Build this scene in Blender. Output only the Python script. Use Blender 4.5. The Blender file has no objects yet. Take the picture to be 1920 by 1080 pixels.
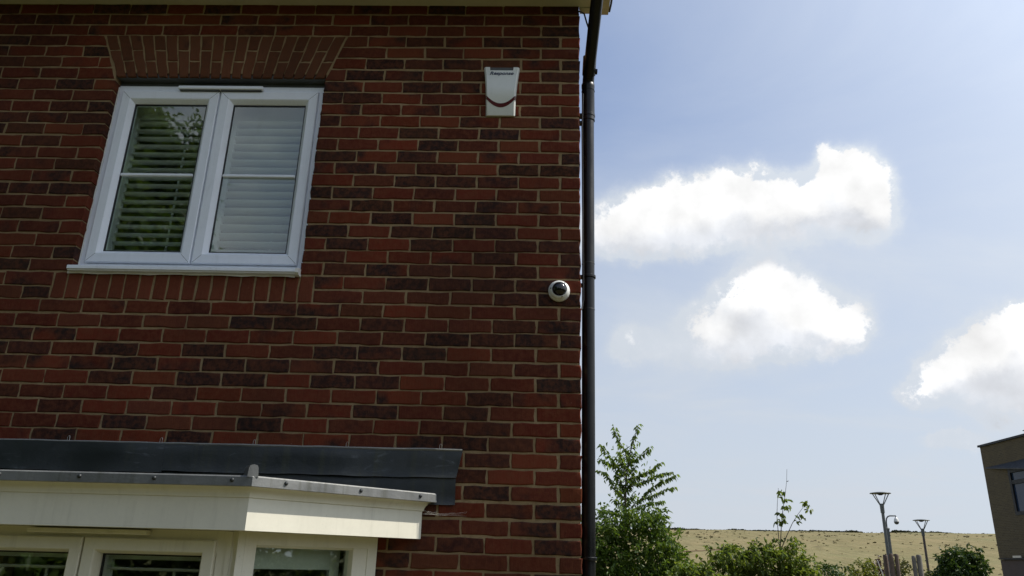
import bpy, math, random
import numpy as np
from mathutils import Vector, Matrix

scene = bpy.context.scene
COL = scene.collection
rnd = random.Random(7)
nrg = np.random.default_rng(11)
R = math.radians

# ------------------------------------------------------------------ camera
CAM = np.array([-0.23295, -3.73376, 1.64178])
YAW, PITCH, ROLL, FPX = 0.0325745, 0.3424576, 0.0274905, 1439.25


def cam_axes():
    cy, sy, cp, sp, cr, sr = math.cos(YAW), math.sin(YAW), math.cos(PITCH), math.sin(PITCH), math.cos(ROLL), math.sin(ROLL)
    r = np.array([cy, sy, 0.0]); f0 = np.array([-sy, cy, 0.0]); u0 = np.array([0, 0, 1.0])
    f = f0 * cp + u0 * sp; u = u0 * cp - f0 * sp
    return r * cr + u * sr, u * cr - r * sr, f


AX_R, AX_U, AX_F = cam_axes()
cam_d = bpy.data.cameras.new('camera')
cam = bpy.data.objects.new('camera', cam_d); COL.objects.link(cam)
cam_d.sensor_width = 36.0; cam_d.lens = FPX / 1920 * 36
cam_d.clip_start = 0.05; cam_d.clip_end = 6000
cam.matrix_world = Matrix(((AX_R[0], AX_U[0], -AX_F[0], CAM[0]), (AX_R[1], AX_U[1], -AX_F[1], CAM[1]),
                           (AX_R[2], AX_U[2], -AX_F[2], CAM[2]), (0, 0, 0, 1)))
scene.camera = cam


def ray(x, y):
    return AX_F + AX_R * (x - 960) / FPX + AX_U * (540 - y) / FPX


def at_y(x, y, Y):
    d = ray(x, y)
    return CAM + d * (Y - CAM[1]) / d[1]


def project(P):
    d = np.asarray(P) - CAM
    w = d @ AX_F
    return 960 + FPX * (d @ AX_R) / w, 540 - FPX * (d @ AX_U) / w


def azel(x, y):
    d = ray(x, y)
    return math.degrees(math.atan2(d[0], d[1])), math.degrees(math.atan2(d[2], math.hypot(d[0], d[1])))


# ------------------------------------------------------------------ light
SUN_EL, SUN_AZ = R(51), R(89.1)          # azimuth clockwise from +Y
SUN = Vector((math.sin(SUN_AZ) * math.cos(SUN_EL), math.cos(SUN_AZ) * math.cos(SUN_EL), math.sin(SUN_EL)))
SKY_STRENGTH = 0.10
sun_d = bpy.data.lights.new('sun', 'SUN'); sun_d.energy = 5.0; sun_d.angle = R(0.53); sun_d.color = (1.0, 0.94, 0.84)
sun = bpy.data.objects.new('sun', sun_d); COL.objects.link(sun)
sun.rotation_euler = (-SUN).to_track_quat('-Z', 'Y').to_euler()
sun.location = SUN * 50
vs = scene.view_settings
vs.view_transform = 'Standard'; vs.look = 'None'; vs.gamma = 1.0; vs.use_curve_mapping = False
vs.exposure = 0.08


# ------------------------------------------------------------------ node helpers
class NT:
    def __init__(self, tree):
        self.t = tree; self.n = tree.nodes; self.l = tree.links

    def new(self, typ, ins=None, **props):
        nd = self.n.new(typ)
        for k, v in props.items():
            setattr(nd, k, v)
        for k, v in (ins or {}).items():
            self.set(nd.inputs[k], v)
        return nd

    def set(self, sock, v):
        if isinstance(v, bpy.types.NodeSocket):
            self.l.new(v, sock)
        else:
            sock.default_value = v

    def math(self, op, a, b=None, c=None, clamp=False):
        nd = self.n.new('ShaderNodeMath'); nd.operation = op; nd.use_clamp = clamp
        for i, v in enumerate((a, b, c)):
            if v is not None:
                self.set(nd.inputs[i], v)
        return nd.outputs[0]

    def vmath(self, op, a, b=None):
        nd = self.n.new('ShaderNodeVectorMath'); nd.operation = op
        self.set(nd.inputs[0], a)
        if b is not None:
            self.set(nd.inputs[1], b)
        return nd.outputs['Value'] if op in ('DOT_PRODUCT', 'LENGTH') else nd.outputs[0]

    def mix(self, f, a, b, blend='MIX'):
        nd = self.n.new('ShaderNodeMix'); nd.data_type = 'RGBA'; nd.blend_type = blend
        self.set(nd.inputs[0], f); self.set(nd.inputs[6], a); self.set(nd.inputs[7], b)
        return nd.outputs[2]

    def noise(self, vec, scale, detail=4, rough=.55, dim='3D', w=None, dist=0.0):
        nd = self.n.new('ShaderNodeTexNoise'); nd.noise_dimensions = dim
        if vec is not None:
            self.l.new(vec, nd.inputs['Vector'])
        nd.inputs['Scale'].default_value = scale; nd.inputs['Detail'].default_value = detail
        nd.inputs['Roughness'].default_value = rough; nd.inputs['Distortion'].default_value = dist
        if w is not None:
            self.set(nd.inputs['W'], w)
        return nd.outputs['Fac']

    def smooth(self, v, lo, hi, a=0.0, b=1.0):
        nd = self.n.new('ShaderNodeMapRange'); nd.interpolation_type = 'SMOOTHSTEP'
        self.set(nd.inputs[0], v)
        for i, q in enumerate((lo, hi, a, b)):
            nd.inputs[i + 1].default_value = q
        return nd.outputs[0]

    def scale(self, vec, s):
        return self.vmath('MULTIPLY', vec, s if not isinstance(s, (int, float)) else (s, s, s))


def c4(c):
    return (c[0], c[1], c[2], 1.0)


# ------------------------------------------------------------------ sky
world = bpy.data.worlds.new('World'); scene.world = world; world.use_nodes = True


def cloud_group(blobs):
    g = bpy.data.node_groups.new('cloud_field', 'ShaderNodeTree')
    g.interface.new_socket('P', in_out='INPUT', socket_type='NodeSocketVector')
    g.interface.new_socket('S', in_out='OUTPUT', socket_type='NodeSocketFloat')
    k = NT(g)
    gi = g.nodes.new('NodeGroupInput'); go = g.nodes.new('NodeGroupOutput')
    tot = None
    for px, py, rx, ry, wt in blobs:
        a, e = azel(px, py)
        da = abs(azel(px + 20, py)[0] - a) / 20 * rx * 1.10; de = abs(azel(px, py - 20)[1] - e) / 20 * ry * 1.15
        q = k.vmath('MULTIPLY', k.vmath('SUBTRACT', gi.outputs[0], (a, e, 0)), (1 / da, 1 / de, 0))
        v = k.math('POWER', 0.32, k.vmath('DOT_PRODUCT', q, q))
        tot = k.math('MULTIPLY_ADD', v, wt * 1.06, tot if tot is not None else 0.0)
    g.links.new(tot, go.inputs[0])
    return g


CLOUDS = [
    (1150, 425, 62, 42, .75), (1215, 405, 66, 46, .85), (1290, 392, 78, 48, .9), (1372, 388, 80, 55, .95), (1402, 352, 40, 32, .55),
    (1462, 392, 82, 48, .85), (1535, 380, 70, 48, .85), (1592, 352, 55, 55, .85), (1622, 345, 45, 48, .8), (1563, 303, 30, 22, .75),
    (1640, 398, 38, 42, .8), (1330, 440, 110, 28, .55), (1195, 458, 95, 26, .5),
    (1440, 525, 42, 32, .85), (1398, 545, 45, 28, .75), (1442, 580, 92, 42, .95), (1535, 598, 66, 34, .85), (1583, 612, 40, 28, .75),
    (1395, 622, 85, 42, .75), (1332, 615, 50, 24, .45), (1470, 648, 115, 24, .5),
    (1908, 635, 75, 46, .9), (1850, 662, 62, 40, .9), (1782, 700, 56, 36, .85), (1730, 738, 36, 22, .8), (1905, 722, 95, 55, .85),
    (1918, 598, 22, 18, .8), (1995, 690, 100, 80, 1.0), (1183, 645, 36, 24, .42), (1200, 600, 110, 70, .16), (1330, 660, 130, 40, .2), (1560, 500, 180, 90, .12), (1788, 828, 44, 12, .42), (1895, 775, 50, 18, .4),
]


def build_sky():
    k = NT(world.node_tree); k.n.clear()
    sky = k.new('ShaderNodeTexSky', sky_type='NISHITA', sun_disc=False)
    sky.sun_elevation = SUN_EL; sky.sun_rotation = SUN_AZ
    sky.altitude = 80; sky.air_density = 1.0; sky.dust_density = .9; sky.ozone_density = 2.0
    tc = k.new('ShaderNodeTexCoord'); d = tc.outputs['Generated']
    sp = k.new('ShaderNodeSeparateXYZ', {0: d})
    x, y, z = sp.outputs
    az = k.math('MULTIPLY', k.math('ARCTAN2', x, y), 57.29578)
    el = k.math('MULTIPLY', k.math('ARCSINE', z), 57.29578)
    ae = k.new('ShaderNodeCombineXYZ', {0: az, 1: el}).outputs[0]
    # domain warp makes the billows
    w1 = k.new('ShaderNodeTexNoise', {'Vector': d, 'Scale': 20.0, 'Detail': 7.0, 'Roughness': .66})
    wv = k.scale(k.vmath('SUBTRACT', w1.outputs['Color'], (.5, .5, .5)), 5.5)
    pw = k.vmath('ADD', ae, wv)
    grp = cloud_group(CLOUDS)
    g1 = k.new('ShaderNodeGroup', {0: pw}, node_tree=grp).outputs[0]
    mild = k.vmath('ADD', ae, k.scale(k.vmath('SUBTRACT', w1.outputs['Color'], (.5, .5, .5)), 2.2))
    up = k.vmath('ADD', mild, (.8, 2.0, 0))
    g0 = k.new('ShaderNodeGroup', {0: mild}, node_tree=grp).outputs[0]
    g2 = k.new('ShaderNodeGroup', {0: up}, node_tree=grp).outputs[0]
    n_big = k.noise(d, 26.0, 8, .6)
    n_fine = k.noise(d, 85.0, 5, .6)
    n_lob = k.noise(d, 15.0, 5, .52)
    n_sun = k.noise(k.vmath('ADD', d, tuple(SUN * .028)), 15.0, 5, .52)
    nn = k.math('ADD', k.math('MULTIPLY', k.math('SUBTRACT', n_big, .5), .95), k.math('MULTIPLY', k.math('SUBTRACT', n_fine, .5), .24))
    dens = k.math('ADD', g1, nn)
    # the rest of the sky: scattered cumulus on a flat layer
    den = k.math('ADD', k.math('MAXIMUM', z, 0.0), .12)
    flat = k.new('ShaderNodeCombineXYZ', {0: k.math('DIVIDE', x, den), 1: k.math('DIVIDE', y, den), 2: CLOUD_SEED}).outputs[0]
    f1 = k.noise(flat, 1.25, 8, .55)
    away = k.smooth(k.math('ABSOLUTE', k.math('SUBTRACT', az, 15.0)), 32.0, 52.0)
    dens2 = k.math('MULTIPLY', k.math('MULTIPLY', k.smooth(f1, .47, .70), 1.1), k.math('MULTIPLY', away, k.smooth(z, .02, .12)))
    base_soft = k.smooth(k.math('SUBTRACT', g2, g0), -.75, .55)     # lower parts of a cloud have more of it above them
    a_top = k.smooth(dens, .40, .72)
    a_bot = k.smooth(k.math('ADD', g1, k.math('MULTIPLY', nn, .70)), .08, 1.12)
    alpha = k.math('ADD', k.math('MULTIPLY', a_top, k.math('SUBTRACT', 1.0, base_soft)), k.math('MULTIPLY', a_bot, base_soft))
    alpha = k.math('MAXIMUM', alpha, dens2, clamp=True)
    lit = k.math('SUBTRACT', k.math('ADD', .945, k.math('MULTIPLY', k.math('SUBTRACT', n_lob, n_sun), .52)), k.math('MULTIPLY', base_soft, .19))
    lit = k.math('MULTIPLY', lit, 1 / SKY_STRENGTH)
    ccol = k.mix(base_soft, (1.0, 1.0, 1.0, 1), (.93, .96, 1.02, 1))
    cl = k.vmath('MULTIPLY', ccol, k.new('ShaderNodeCombineXYZ', {0: lit, 1: lit, 2: lit}).outputs[0])
    # thin high veil and horizon haze, brighter towards the sun (forward scattering)
    str_ = k.vmath('MULTIPLY', flat, (.8, 1.05, 1))
    v1 = k.noise(str_, 1.1, 7, .6, dist=.6)
    toward = k.math('MAXIMUM', k.vmath('DOT_PRODUCT', d, tuple(SUN)), 0.0)
    veil = k.smooth(v1, .38, .85, .0, .20)
    veil = k.math('ADD', veil, k.smooth(toward, .40, .80, .0, VEIL_SUN))
    low = k.smooth(z, .0, VEIL_H, VEIL_LOW, .0)
    veil = k.math('ADD', veil, k.smooth(g0, .0, .62, 0, .58))
    veil = k.math('ADD', veil, low, clamp=True)
    hz = k.math('ADD', k.smooth(toward, .0, .95, VEIL_A, VEIL_B), k.math('MULTIPLY', k.math('POWER', toward, 8.0), 2.2))
    hz = k.math('MULTIPLY', hz, 1 / SKY_STRENGTH)
    hc = k.vmath('MULTIPLY', k.new('ShaderNodeCombineXYZ', {0: hz, 1: hz, 2: hz}).outputs[0], (.92, 1.0, 1.11))
    skyc = k.mix(veil, k.scale(sky.outputs[0], SKY_GAIN), hc)
    out = k.mix(alpha, skyc, cl)
    bg = k.new('ShaderNodeBackground', {'Color': out, 'Strength': SKY_STRENGTH})
    wo = k.new('ShaderNodeOutputWorld'); k.l.new(bg.outputs[0], wo.inputs[0])
    world.cycles.sampling_method = 'MANUAL'; world.cycles.sample_map_resolution = 512


CLOUD_SEED = 8.3
VEIL_SUN, VEIL_LOW, VEIL_A, VEIL_B, VEIL_H, SKY_GAIN = .38, .95, .62, .74, .84, (.94, 1.16, 1.44)
build_sky()

# ------------------------------------------------------------------ mesh helpers


class MB:
    """collects geometry; build() links it as one mesh object"""

    def __init__(self, M=None):
        self.v = []; self.f = []; self.M = M or (lambda p: p)

    def add(self, verts, faces):
        o = len(self.v)
        self.v += [tuple(self.M(p)) for p in verts]
        self.f += [tuple(i + o for i in f) for f in faces]
        return self

    def box(self, x0, x1, y0, y1, z0, z1, b=0.0):
        if b <= 0:
            vs_ = [(x, y, z) for z in (z0, z1) for y in (y0, y1) for x in (x0, x1)]
            return self.add(vs_, [(0, 2, 3, 1), (4, 5, 7, 6), (0, 1, 5, 4), (2, 6, 7, 3), (0, 4, 6, 2), (1, 3, 7, 5)])
        # chamfered on all edges facing front (y0) and ends
        pr = [(x0 + b, z0), (x1 - b, z0), (x1, z0 + b), (x1, z1 - b), (x1 - b, z1), (x0 + b, z1), (x0, z1 - b), (x0, z0 + b)]
        cx, cz = (x0 + x1) / 2, (z0 + z1) / 2
        ins = [(x + (b * .8 if x < cx else -b * .8), z + (b * .8 if z < cz else -b * .8)) for x, z in pr]
        L = [[(x, y0, z) for x, z in ins], [(x, y0 + b, z) for x, z in pr], [(x, y1, z) for x, z in pr]]
        return self.loft(L, True, True)

    def loft(self, loops, cap0=False, cap1=False, closed=True):
        n = len(loops[0]); vs_ = [p for l in loops for p in l]; fs = []
        for i in range(len(loops) - 1):
            for j in range(n if closed else n - 1):
                a, b_ = i * n + j, i * n + (j + 1) % n
                fs.append((a, b_, b_ + n, a + n))
        if cap0: fs.append(tuple(range(n))[::-1])
        if cap1: fs.append(tuple(range((len(loops) - 1) * n, len(loops) * n)))
        return self.add(vs_, fs)

    def tube(self, pts, r, n=8, cap=True):
        pts = [Vector(p) for p in pts]; m = len(pts)
        rs = r if isinstance(r, (list, tuple)) else [r] * m
        loops = []; up = None
        for i, p in enumerate(pts):
            t = (pts[min(i + 1, m - 1)] - pts[max(i - 1, 0)]).normalized()
            if up is None:
                up = Vector((0, 0, 1)) if abs(t.z) < .9 else Vector((0, 1, 0))
            s = t.cross(up).normalized(); up = s.cross(t).normalized()
            loops.append([tuple(p + (s * math.cos(a) + up * math.sin(a)) * rs[i]) for a in [2 * math.pi * q / n for q in range(n)]])
        return self.loft(loops, cap, cap)

    def lathe(self, o, axis, prof, n=24, cap0=True, cap1=True):
        axis = Vector(axis).normalized(); o = Vector(o)
        s = axis.cross(Vector((0, 0, 1)) if abs(axis.z) < .9 else Vector((0, 1, 0))).normalized(); u = axis.cross(s)
        loops = [[tuple(o + axis * h + (s * math.cos(a) + u * math.sin(a)) * r) for a in [2 * math.pi * q / n for q in range(n)]] for r, h in prof]
        return self.loft(loops, cap0, cap1)

    def ring(self, x0, x1, z0, z1, prof):
        """mitred rectangular frame: prof = [(inset, y), ...] swept round"""
        n = len(prof); vs_ = []
        for t, y in prof:
            vs_ += [(x0 + t, y, z0 + t), (x1 - t, y, z0 + t), (x1 - t, y, z1 - t), (x0 + t, y, z1 - t)]
        fs = []
        for i in range(n):
            j = (i + 1) % n
            for q in range(4):
                r_ = (q + 1) % 4
                fs.append((i * 4 + q, i * 4 + r_, j * 4 + r_, j * 4 + q))
        return self.add(vs_, fs)

    def mesh(self, name, mat, smooth=False):
        me = bpy.data.meshes.new(name)
        me.from_pydata(self.v, [], self.f); me.validate()
        if mat: me.materials.append(mat)
        import bmesh
        bm = bmesh.new(); bm.from_mesh(me); bmesh.ops.recalc_face_normals(bm, faces=bm.faces); bm.to_mesh(me); bm.free()
        if smooth:
            me.polygons.foreach_set('use_smooth', [True] * len(me.polygons))
            try:
                me.set_sharp_from_angle(angle=R(38))
            except Exception:
                pass
        return me

    def build(self, name, mat, parent=None, smooth=False):
        return link(name, self.mesh(name, mat, smooth), parent)


def link(name, me, parent=None):
    o = bpy.data.objects.new(name, me); COL.objects.link(o)
    if parent is not None: o.parent = parent
    return o


def tag(o, label=None, cat=None, group=None, kind=None):
    for k_, v in (('label', label), ('category', cat), ('group', group), ('kind', kind)):
        if v: o[k_] = v
    return o


def empty(name, label, cat, loc=(0, 0, 0), group=None):
    o = bpy.data.objects.new(name, None); COL.objects.link(o); o.location = loc; o.empty_display_size = .2
    return tag(o, label, cat, group)


# ------------------------------------------------------------------ materials
def mat(name, col, rough=.6, metal=0.0, spec=.5, var=.12, vscale=6.0, bump=0.0, bscale=60.0, coat=0.0, dirt=0.0):
    m = bpy.data.materials.new(name); m.use_nodes = True; k = NT(m.node_tree)
    p = k.n['Principled BSDF']
    p.inputs['Roughness'].default_value = rough; p.inputs['Metallic'].default_value = metal
    p.inputs['Specular IOR Level'].default_value = spec; p.inputs['Coat Weight'].default_value = coat
    g = k.new('ShaderNodeNewGeometry').outputs['Position']
    n1 = k.noise(g, vscale, 5, .6); n2 = k.noise(g, vscale * 9, 3, .6)
    f = k.math('ADD', k.math('MULTIPLY', n1, .7), k.math('MULTIPLY', n2, .3))
    lo = tuple(c * (1 - var) for c in col); hi = tuple(min(1, c * (1 + var)) for c in col)
    cc_ = k.mix(k.smooth(f, .3, .7), c4(lo), c4(hi))
    if dirt:
        st = k.noise(k.vmath('MULTIPLY', g, (26, 26, 1.8)), 1.0, 5, .65); pt = k.noise(g, 5.0, 5, .65); sk = k.noise(g, 210.0, 2, .5)
        dk_ = k.mix(.5, c4(col), (.16, .14, .085, 1))
        cc_ = k.mix(k.math('MULTIPLY', k.smooth(st, .48, .75, 0, dirt), k.smooth(pt, .35, .65)), cc_, dk_)
        cc_ = k.mix(k.smooth(sk, .70, .78, 0, dirt), cc_, (.12, .10, .07, 1))
    k.set(p.inputs['Base Color'], cc_)
    rr = k.smooth(n1, .3, .7, max(.02, rough - .08), min(1, rough + .08)); k.set(p.inputs['Roughness'], rr)
    if bump:
        b = k.new('ShaderNodeBump', {'Height': k.noise(g, bscale, 4, .6), 'Strength': bump, 'Distance': .004})
        k.set(p.inputs['Normal'], b.outputs[0])
    return m


def brick_mat(name, source):
    """fired brick: tint from object colour (one brick per object) or the face attribute (joined bricks)"""
    m = bpy.data.materials.new(name); m.use_nodes = True; k = NT(m.node_tree)
    p = k.n['Principled BSDF']; g = k.new('ShaderNodeNewGeometry').outputs['Position']
    if source == 'object':
        oi = k.new('ShaderNodeObjectInfo'); tint, amt, rd = oi.outputs['Color'], oi.outputs['Alpha'], oi.outputs['Random']
    else:
        at = k.new('ShaderNodeAttribute', attribute_name='tint'); tint, amt = at.outputs['Color'], at.outputs['Alpha']
        rd = k.new('ShaderNodeNewGeometry').outputs['Random Per Island']
    w = k.math('MULTIPLY', rd, 40.0)
    big = k.noise(g, 7.0, 2, .5, '4D', w)
    dark = k.smooth(k.math('ADD', big, amt), .84, 1.06)
    col = k.mix(dark, tint, (.028, .018, .017, 1))
    mid = k.noise(g, 38.0, 5, .65, '4D', w)
    col = k.mix(k.smooth(mid, .36, .66, 0.0, .85), col, k.mix(.6, col, (.17, .058, .028, 1)))
    drag = k.noise(k.vmath('MULTIPLY', g, (150, 150, 16)), 1.0, 3, .6)
    col = k.mix(k.smooth(drag, .5, .78, 0, .45), col, k.mix(.6, col, (.028, .012, .010, 1)))
    fine = k.noise(g, 420.0, 2, .6)
    col = k.mix(k.smooth(fine, .58, .76, 0, .55), col, (.030, .018, .016, 1))
    # lime bloom and mortar smears
    lime = k.math('MULTIPLY', k.smooth(k.noise(g, 75.0, 3, .6), .66, .80), k.smooth(k.noise(g, 3.5, 2, .5), .50, .68))
    col = k.mix(k.math('MULTIPLY', lime, .55), col, (.34, .27, .20, 1))
    wz = k.noise(k.vmath('MULTIPLY', g, (1.1, 1.1, .7)), 1.0, 5, .6)
    col = k.mix(k.smooth(wz, .35, .68, .0, .42), col, (.022, .013, .010, 1))
    wl = k.noise(k.vmath('MULTIPLY', g, (30, 30, 1.6)), 1.0, 4, .6)
    col = k.mix(k.math('MULTIPLY', k.smooth(wl, .62, .80, 0, .12), k.smooth(wz, .5, .35)), col, (.24, .18, .13, 1))
    k.set(p.inputs['Base Color'], col); p.inputs['Roughness'].default_value = .9; p.inputs['Specular IOR Level'].default_value = .07
    h = k.math('ADD', k.math('MULTIPLY', mid, .9), k.math('ADD', k.math('MULTIPLY', drag, .5), k.math('MULTIPLY', fine, .45)))
    b = k.new('ShaderNodeBump', {'Height': h, 'Strength': .75, 'Distance': .004}); k.set(p.inputs['Normal'], b.outputs[0])
    return m


def mortar_mat():
    m = bpy.data.materials.new('sandy_mortar'); m.use_nodes = True; k = NT(m.node_tree)
    p = k.n['Principled BSDF']; g = k.new('ShaderNodeNewGeometry').outputs['Position']
    a = k.noise(g, 5.0, 4, .6); b_ = k.noise(g, 260.0, 3, .7); c = k.noise(g, 40.0, 4, .6)
    col = k.mix(k.smooth(a, .3, .7), (.29, .205, .105, 1), (.38, .275, .155, 1))
    col = k.mix(k.smooth(c, .4, .75, 0, .6), col, (.20, .135, .075, 1))
    col = k.mix(k.smooth(b_, .55, .8, 0, .5), col, (.42, .33, .21, 1))
    col = k.mix(k.smooth(k.noise(k.vmath('MULTIPLY', g, (1.1, 1.1, .7)), 1.0, 5, .6), .38, .68, 0, .45), col, (.13, .085, .045, 1))
    k.set(p.inputs['Base Color'], col); p.inputs['Roughness'].default_value = .95; p.inputs['Specular IOR Level'].default_value = .07
    bp = k.new('ShaderNodeBump', {'Height': k.math('ADD', b_, c), 'Strength': .8, 'Distance': .004}); k.set(p.inputs['Normal'], bp.outputs[0])
    return m


def leaf_mat(name, a, b, trans=.45, rough=.42):
    m = bpy.data.materials.new(name); m.use_nodes = True; k = NT(m.node_tree); k.n.clear()
    ge = k.new('ShaderNodeNewGeometry'); r = ge.outputs['Random Per Island']
    col = k.mix(r, c4(a), c4(b))
    n_ = k.noise(ge.outputs['Position'], 1.6, 3, .5)
    col = k.mix(k.smooth(n_, .35, .7, 0, .5), col, k.mix(.6, col, c4((a[0] * .75, a[1] * .8, a[2] * .8))))
    p = k.new('ShaderNodeBsdfPrincipled', {'Base Color': col, 'Roughness': rough, 'Specular IOR Level': .32})
    t = k.new('ShaderNodeBsdfTranslucent', {'Color': k.mix(1.0, col, (1.35, 1.25, .55, 1), 'MULTIPLY')})
    mx = k.new('ShaderNodeMixShader', {0: trans, 1: p.outputs[0], 2: t.outputs[0]})
    o = k.new('ShaderNodeOutputMaterial'); k.l.new(mx.outputs[0], o.inputs[0])
    return m


def glass_mat():
    m = bpy.data.materials.new('window_glass'); m.use_nodes = True; k = NT(m.node_tree); k.n.clear()
    gg = k.new('ShaderNodeNewGeometry'); ge = gg.outputs['Position']
    ior = k.math('ADD', 1.80, k.math('MULTIPLY', gg.outputs['Backfacing'], 1 / 1.80 - 1.80))
    f = k.new('ShaderNodeFresnel', {'IOR': ior}).outputs[0]
    bp = k.new('ShaderNodeBump', {'Height': k.noise(ge, 1.7, 2, .5), 'Strength': .10, 'Distance': .01})
    t = k.new('ShaderNodeBsdfTransparent', {'Color': (.90, .95, .92, 1)})
    gl = k.new('ShaderNodeBsdfGlossy', {'Roughness': .015, 'Color': (.95, .97, 1, 1), 'Normal': bp.outputs[0]})
    mx = k.new('ShaderNodeMixShader', {0: f, 1: t.outputs[0], 2: gl.outputs[0]})
    dust = k.new('ShaderNodeBsdfDiffuse', {'Color': (.6, .6, .55, 1)})
    df = k.smooth(k.noise(ge, 9.0, 5, .7), .55, .85, 0, .05)
    mx2 = k.new('ShaderNodeMixShader', {0: df, 1: mx.outputs[0], 2: dust.outputs[0]})
    o = k.new('ShaderNodeOutputMaterial'); k.l.new(mx2.outputs[0], o.inputs[0])
    return m


def lead_mat(name='weathered_lead', lo=(.027, .031, .033, 1), hi=(.047, .052, .053, 1), metal=.25):
    m = bpy.data.materials.new(name); m.use_nodes = True; k = NT(m.node_tree)
    p = k.n['Principled BSDF']; g = k.new('ShaderNodeNewGeometry').outputs['Position']
    a = k.noise(g, 4.0, 5, .6, dist=.5); s = k.noise(k.vmath('MULTIPLY', g, (22, 22, 1.5)), 1.0, 4, .6); f = k.noise(g, 120, 3, .6)
    col = k.mix(k.smooth(a, .3, .7), lo, hi)
    col = k.mix(k.smooth(s, .52, .72, 0, .75), col, k.mix(.7, col, (.060, .062, .038, 1)))
    sc = k.noise(k.vmath('MULTIPLY', g, (6, 6, 26)), 1.0, 5, .65, dist=1.2)
    col = k.mix(k.math('MULTIPLY', k.smooth(sc, .55, .78, 0, .75), k.smooth(a, .45, .62)), col, (.17, .19, .21, 1))
    k.set(p.inputs['Base Color'], col); p.inputs['Metallic'].default_value = metal
    k.set(p.inputs['Roughness'], k.smooth(a, .25, .75, .36, .56)); p.inputs['Specular IOR Level'].default_value = .5
    bp = k.new('ShaderNodeBump', {'Height': k.math('ADD', k.math('MULTIPLY', a, 3.0), k.math('MULTIPLY', f, .35)), 'Strength': .28, 'Distance': .006})
    k.set(p.inputs['Normal'], bp.outputs[0])
    return m


M_BRICK = brick_mat('red_brick', 'object')
M_BRICKJ = brick_mat('red_brick_joined', 'attribute')
M_MORTAR = mortar_mat()
M_UPVC = mat('white_upvc', (.80, .83, .88), .38, var=.03, spec=.45, dirt=.30)
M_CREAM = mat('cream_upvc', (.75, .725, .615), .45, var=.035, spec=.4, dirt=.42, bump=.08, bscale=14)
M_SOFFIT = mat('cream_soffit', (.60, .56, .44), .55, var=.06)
M_GASKET = mat('black_gasket', (.012, .012, .014), .5)
M_GLASS = glass_mat()
M_SLAT = mat('white_shutter_paint', (.74, .745, .74), .45, var=.03)
M_LEAD = lead_mat()
M_LEADP = lead_mat('pale_lead', (.125, .13, .13, 1), (.20, .205, .20, 1), .15)
M_LINTEL = mat('grey_steel_lintel', (.06, .065, .06), .5, var=.25)
M_STEEL = mat('dull_steel', (.45, .45, .44), .4, metal=.8)
M_BLACK = mat('black_plastic', (.0040, .0043, .005), .34, var=.25, spec=.32, bump=.1, bscale=25)
M_RUBBER = mat('black_rubber', (.010, .010, .011), .6)
M_ALARM = mat('alarm_white_plastic', (.72, .74, .71), .35, var=.03, dirt=.25)
M_RED = mat('red_plastic', (.09, .004, .008), .3, var=.1)
M_NAVY = mat('navy_print', (.02, .03, .08), .5, var=.05)
M_DOME = mat('smoked_dome', (.006, .006, .007), .06, var=.1, spec=.6)
M_WHITEPL = mat('white_camera_plastic', (.72, .72, .69), .35, var=.04)
M_PLASTER = mat('room_plaster', (.42, .40, .36), .8)
M_TILE = mat('roof_tile', (.10, .055, .042), .8, var=.3, bump=.4)
M_SEAL = mat('white_sealant', (.72, .71, .66), .55, var=.06, bump=.4, bscale=90)
M_WEB = mat('cobweb_silk', (.55, .54, .50), .7)

# ------------------------------------------------------------------ ground


def hill(x, y):
    x = np.asarray(x, float); y = np.asarray(y, float)
    t = np.clip((y - 42) / (203 - 42), 0, 1)
    up = np.sin(t * math.pi / 2) ** 1.15
    dn = np.clip((y - 203) / 420, 0, 1)
    prof = up * (0.5 + 0.5 * np.cos(dn * math.pi))
    return HS * prof * (1 + .00137 * (np.clip(x, -400, 600) - 36))


HS = 1.0
_yy = np.linspace(60, 260, 400)


def _maxel(az):
    xx = CAM[0] + (_yy - CAM[1]) * math.tan(R(az)); d_ = np.hypot(xx - CAM[0], _yy - CAM[1])
    return np.max((hill(xx, _yy) - CAM[2]) / d_)


for _ in range(30):
    HS *= (math.tan(R(2.40)) + .02) / (_maxel(18) + .02)


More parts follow.
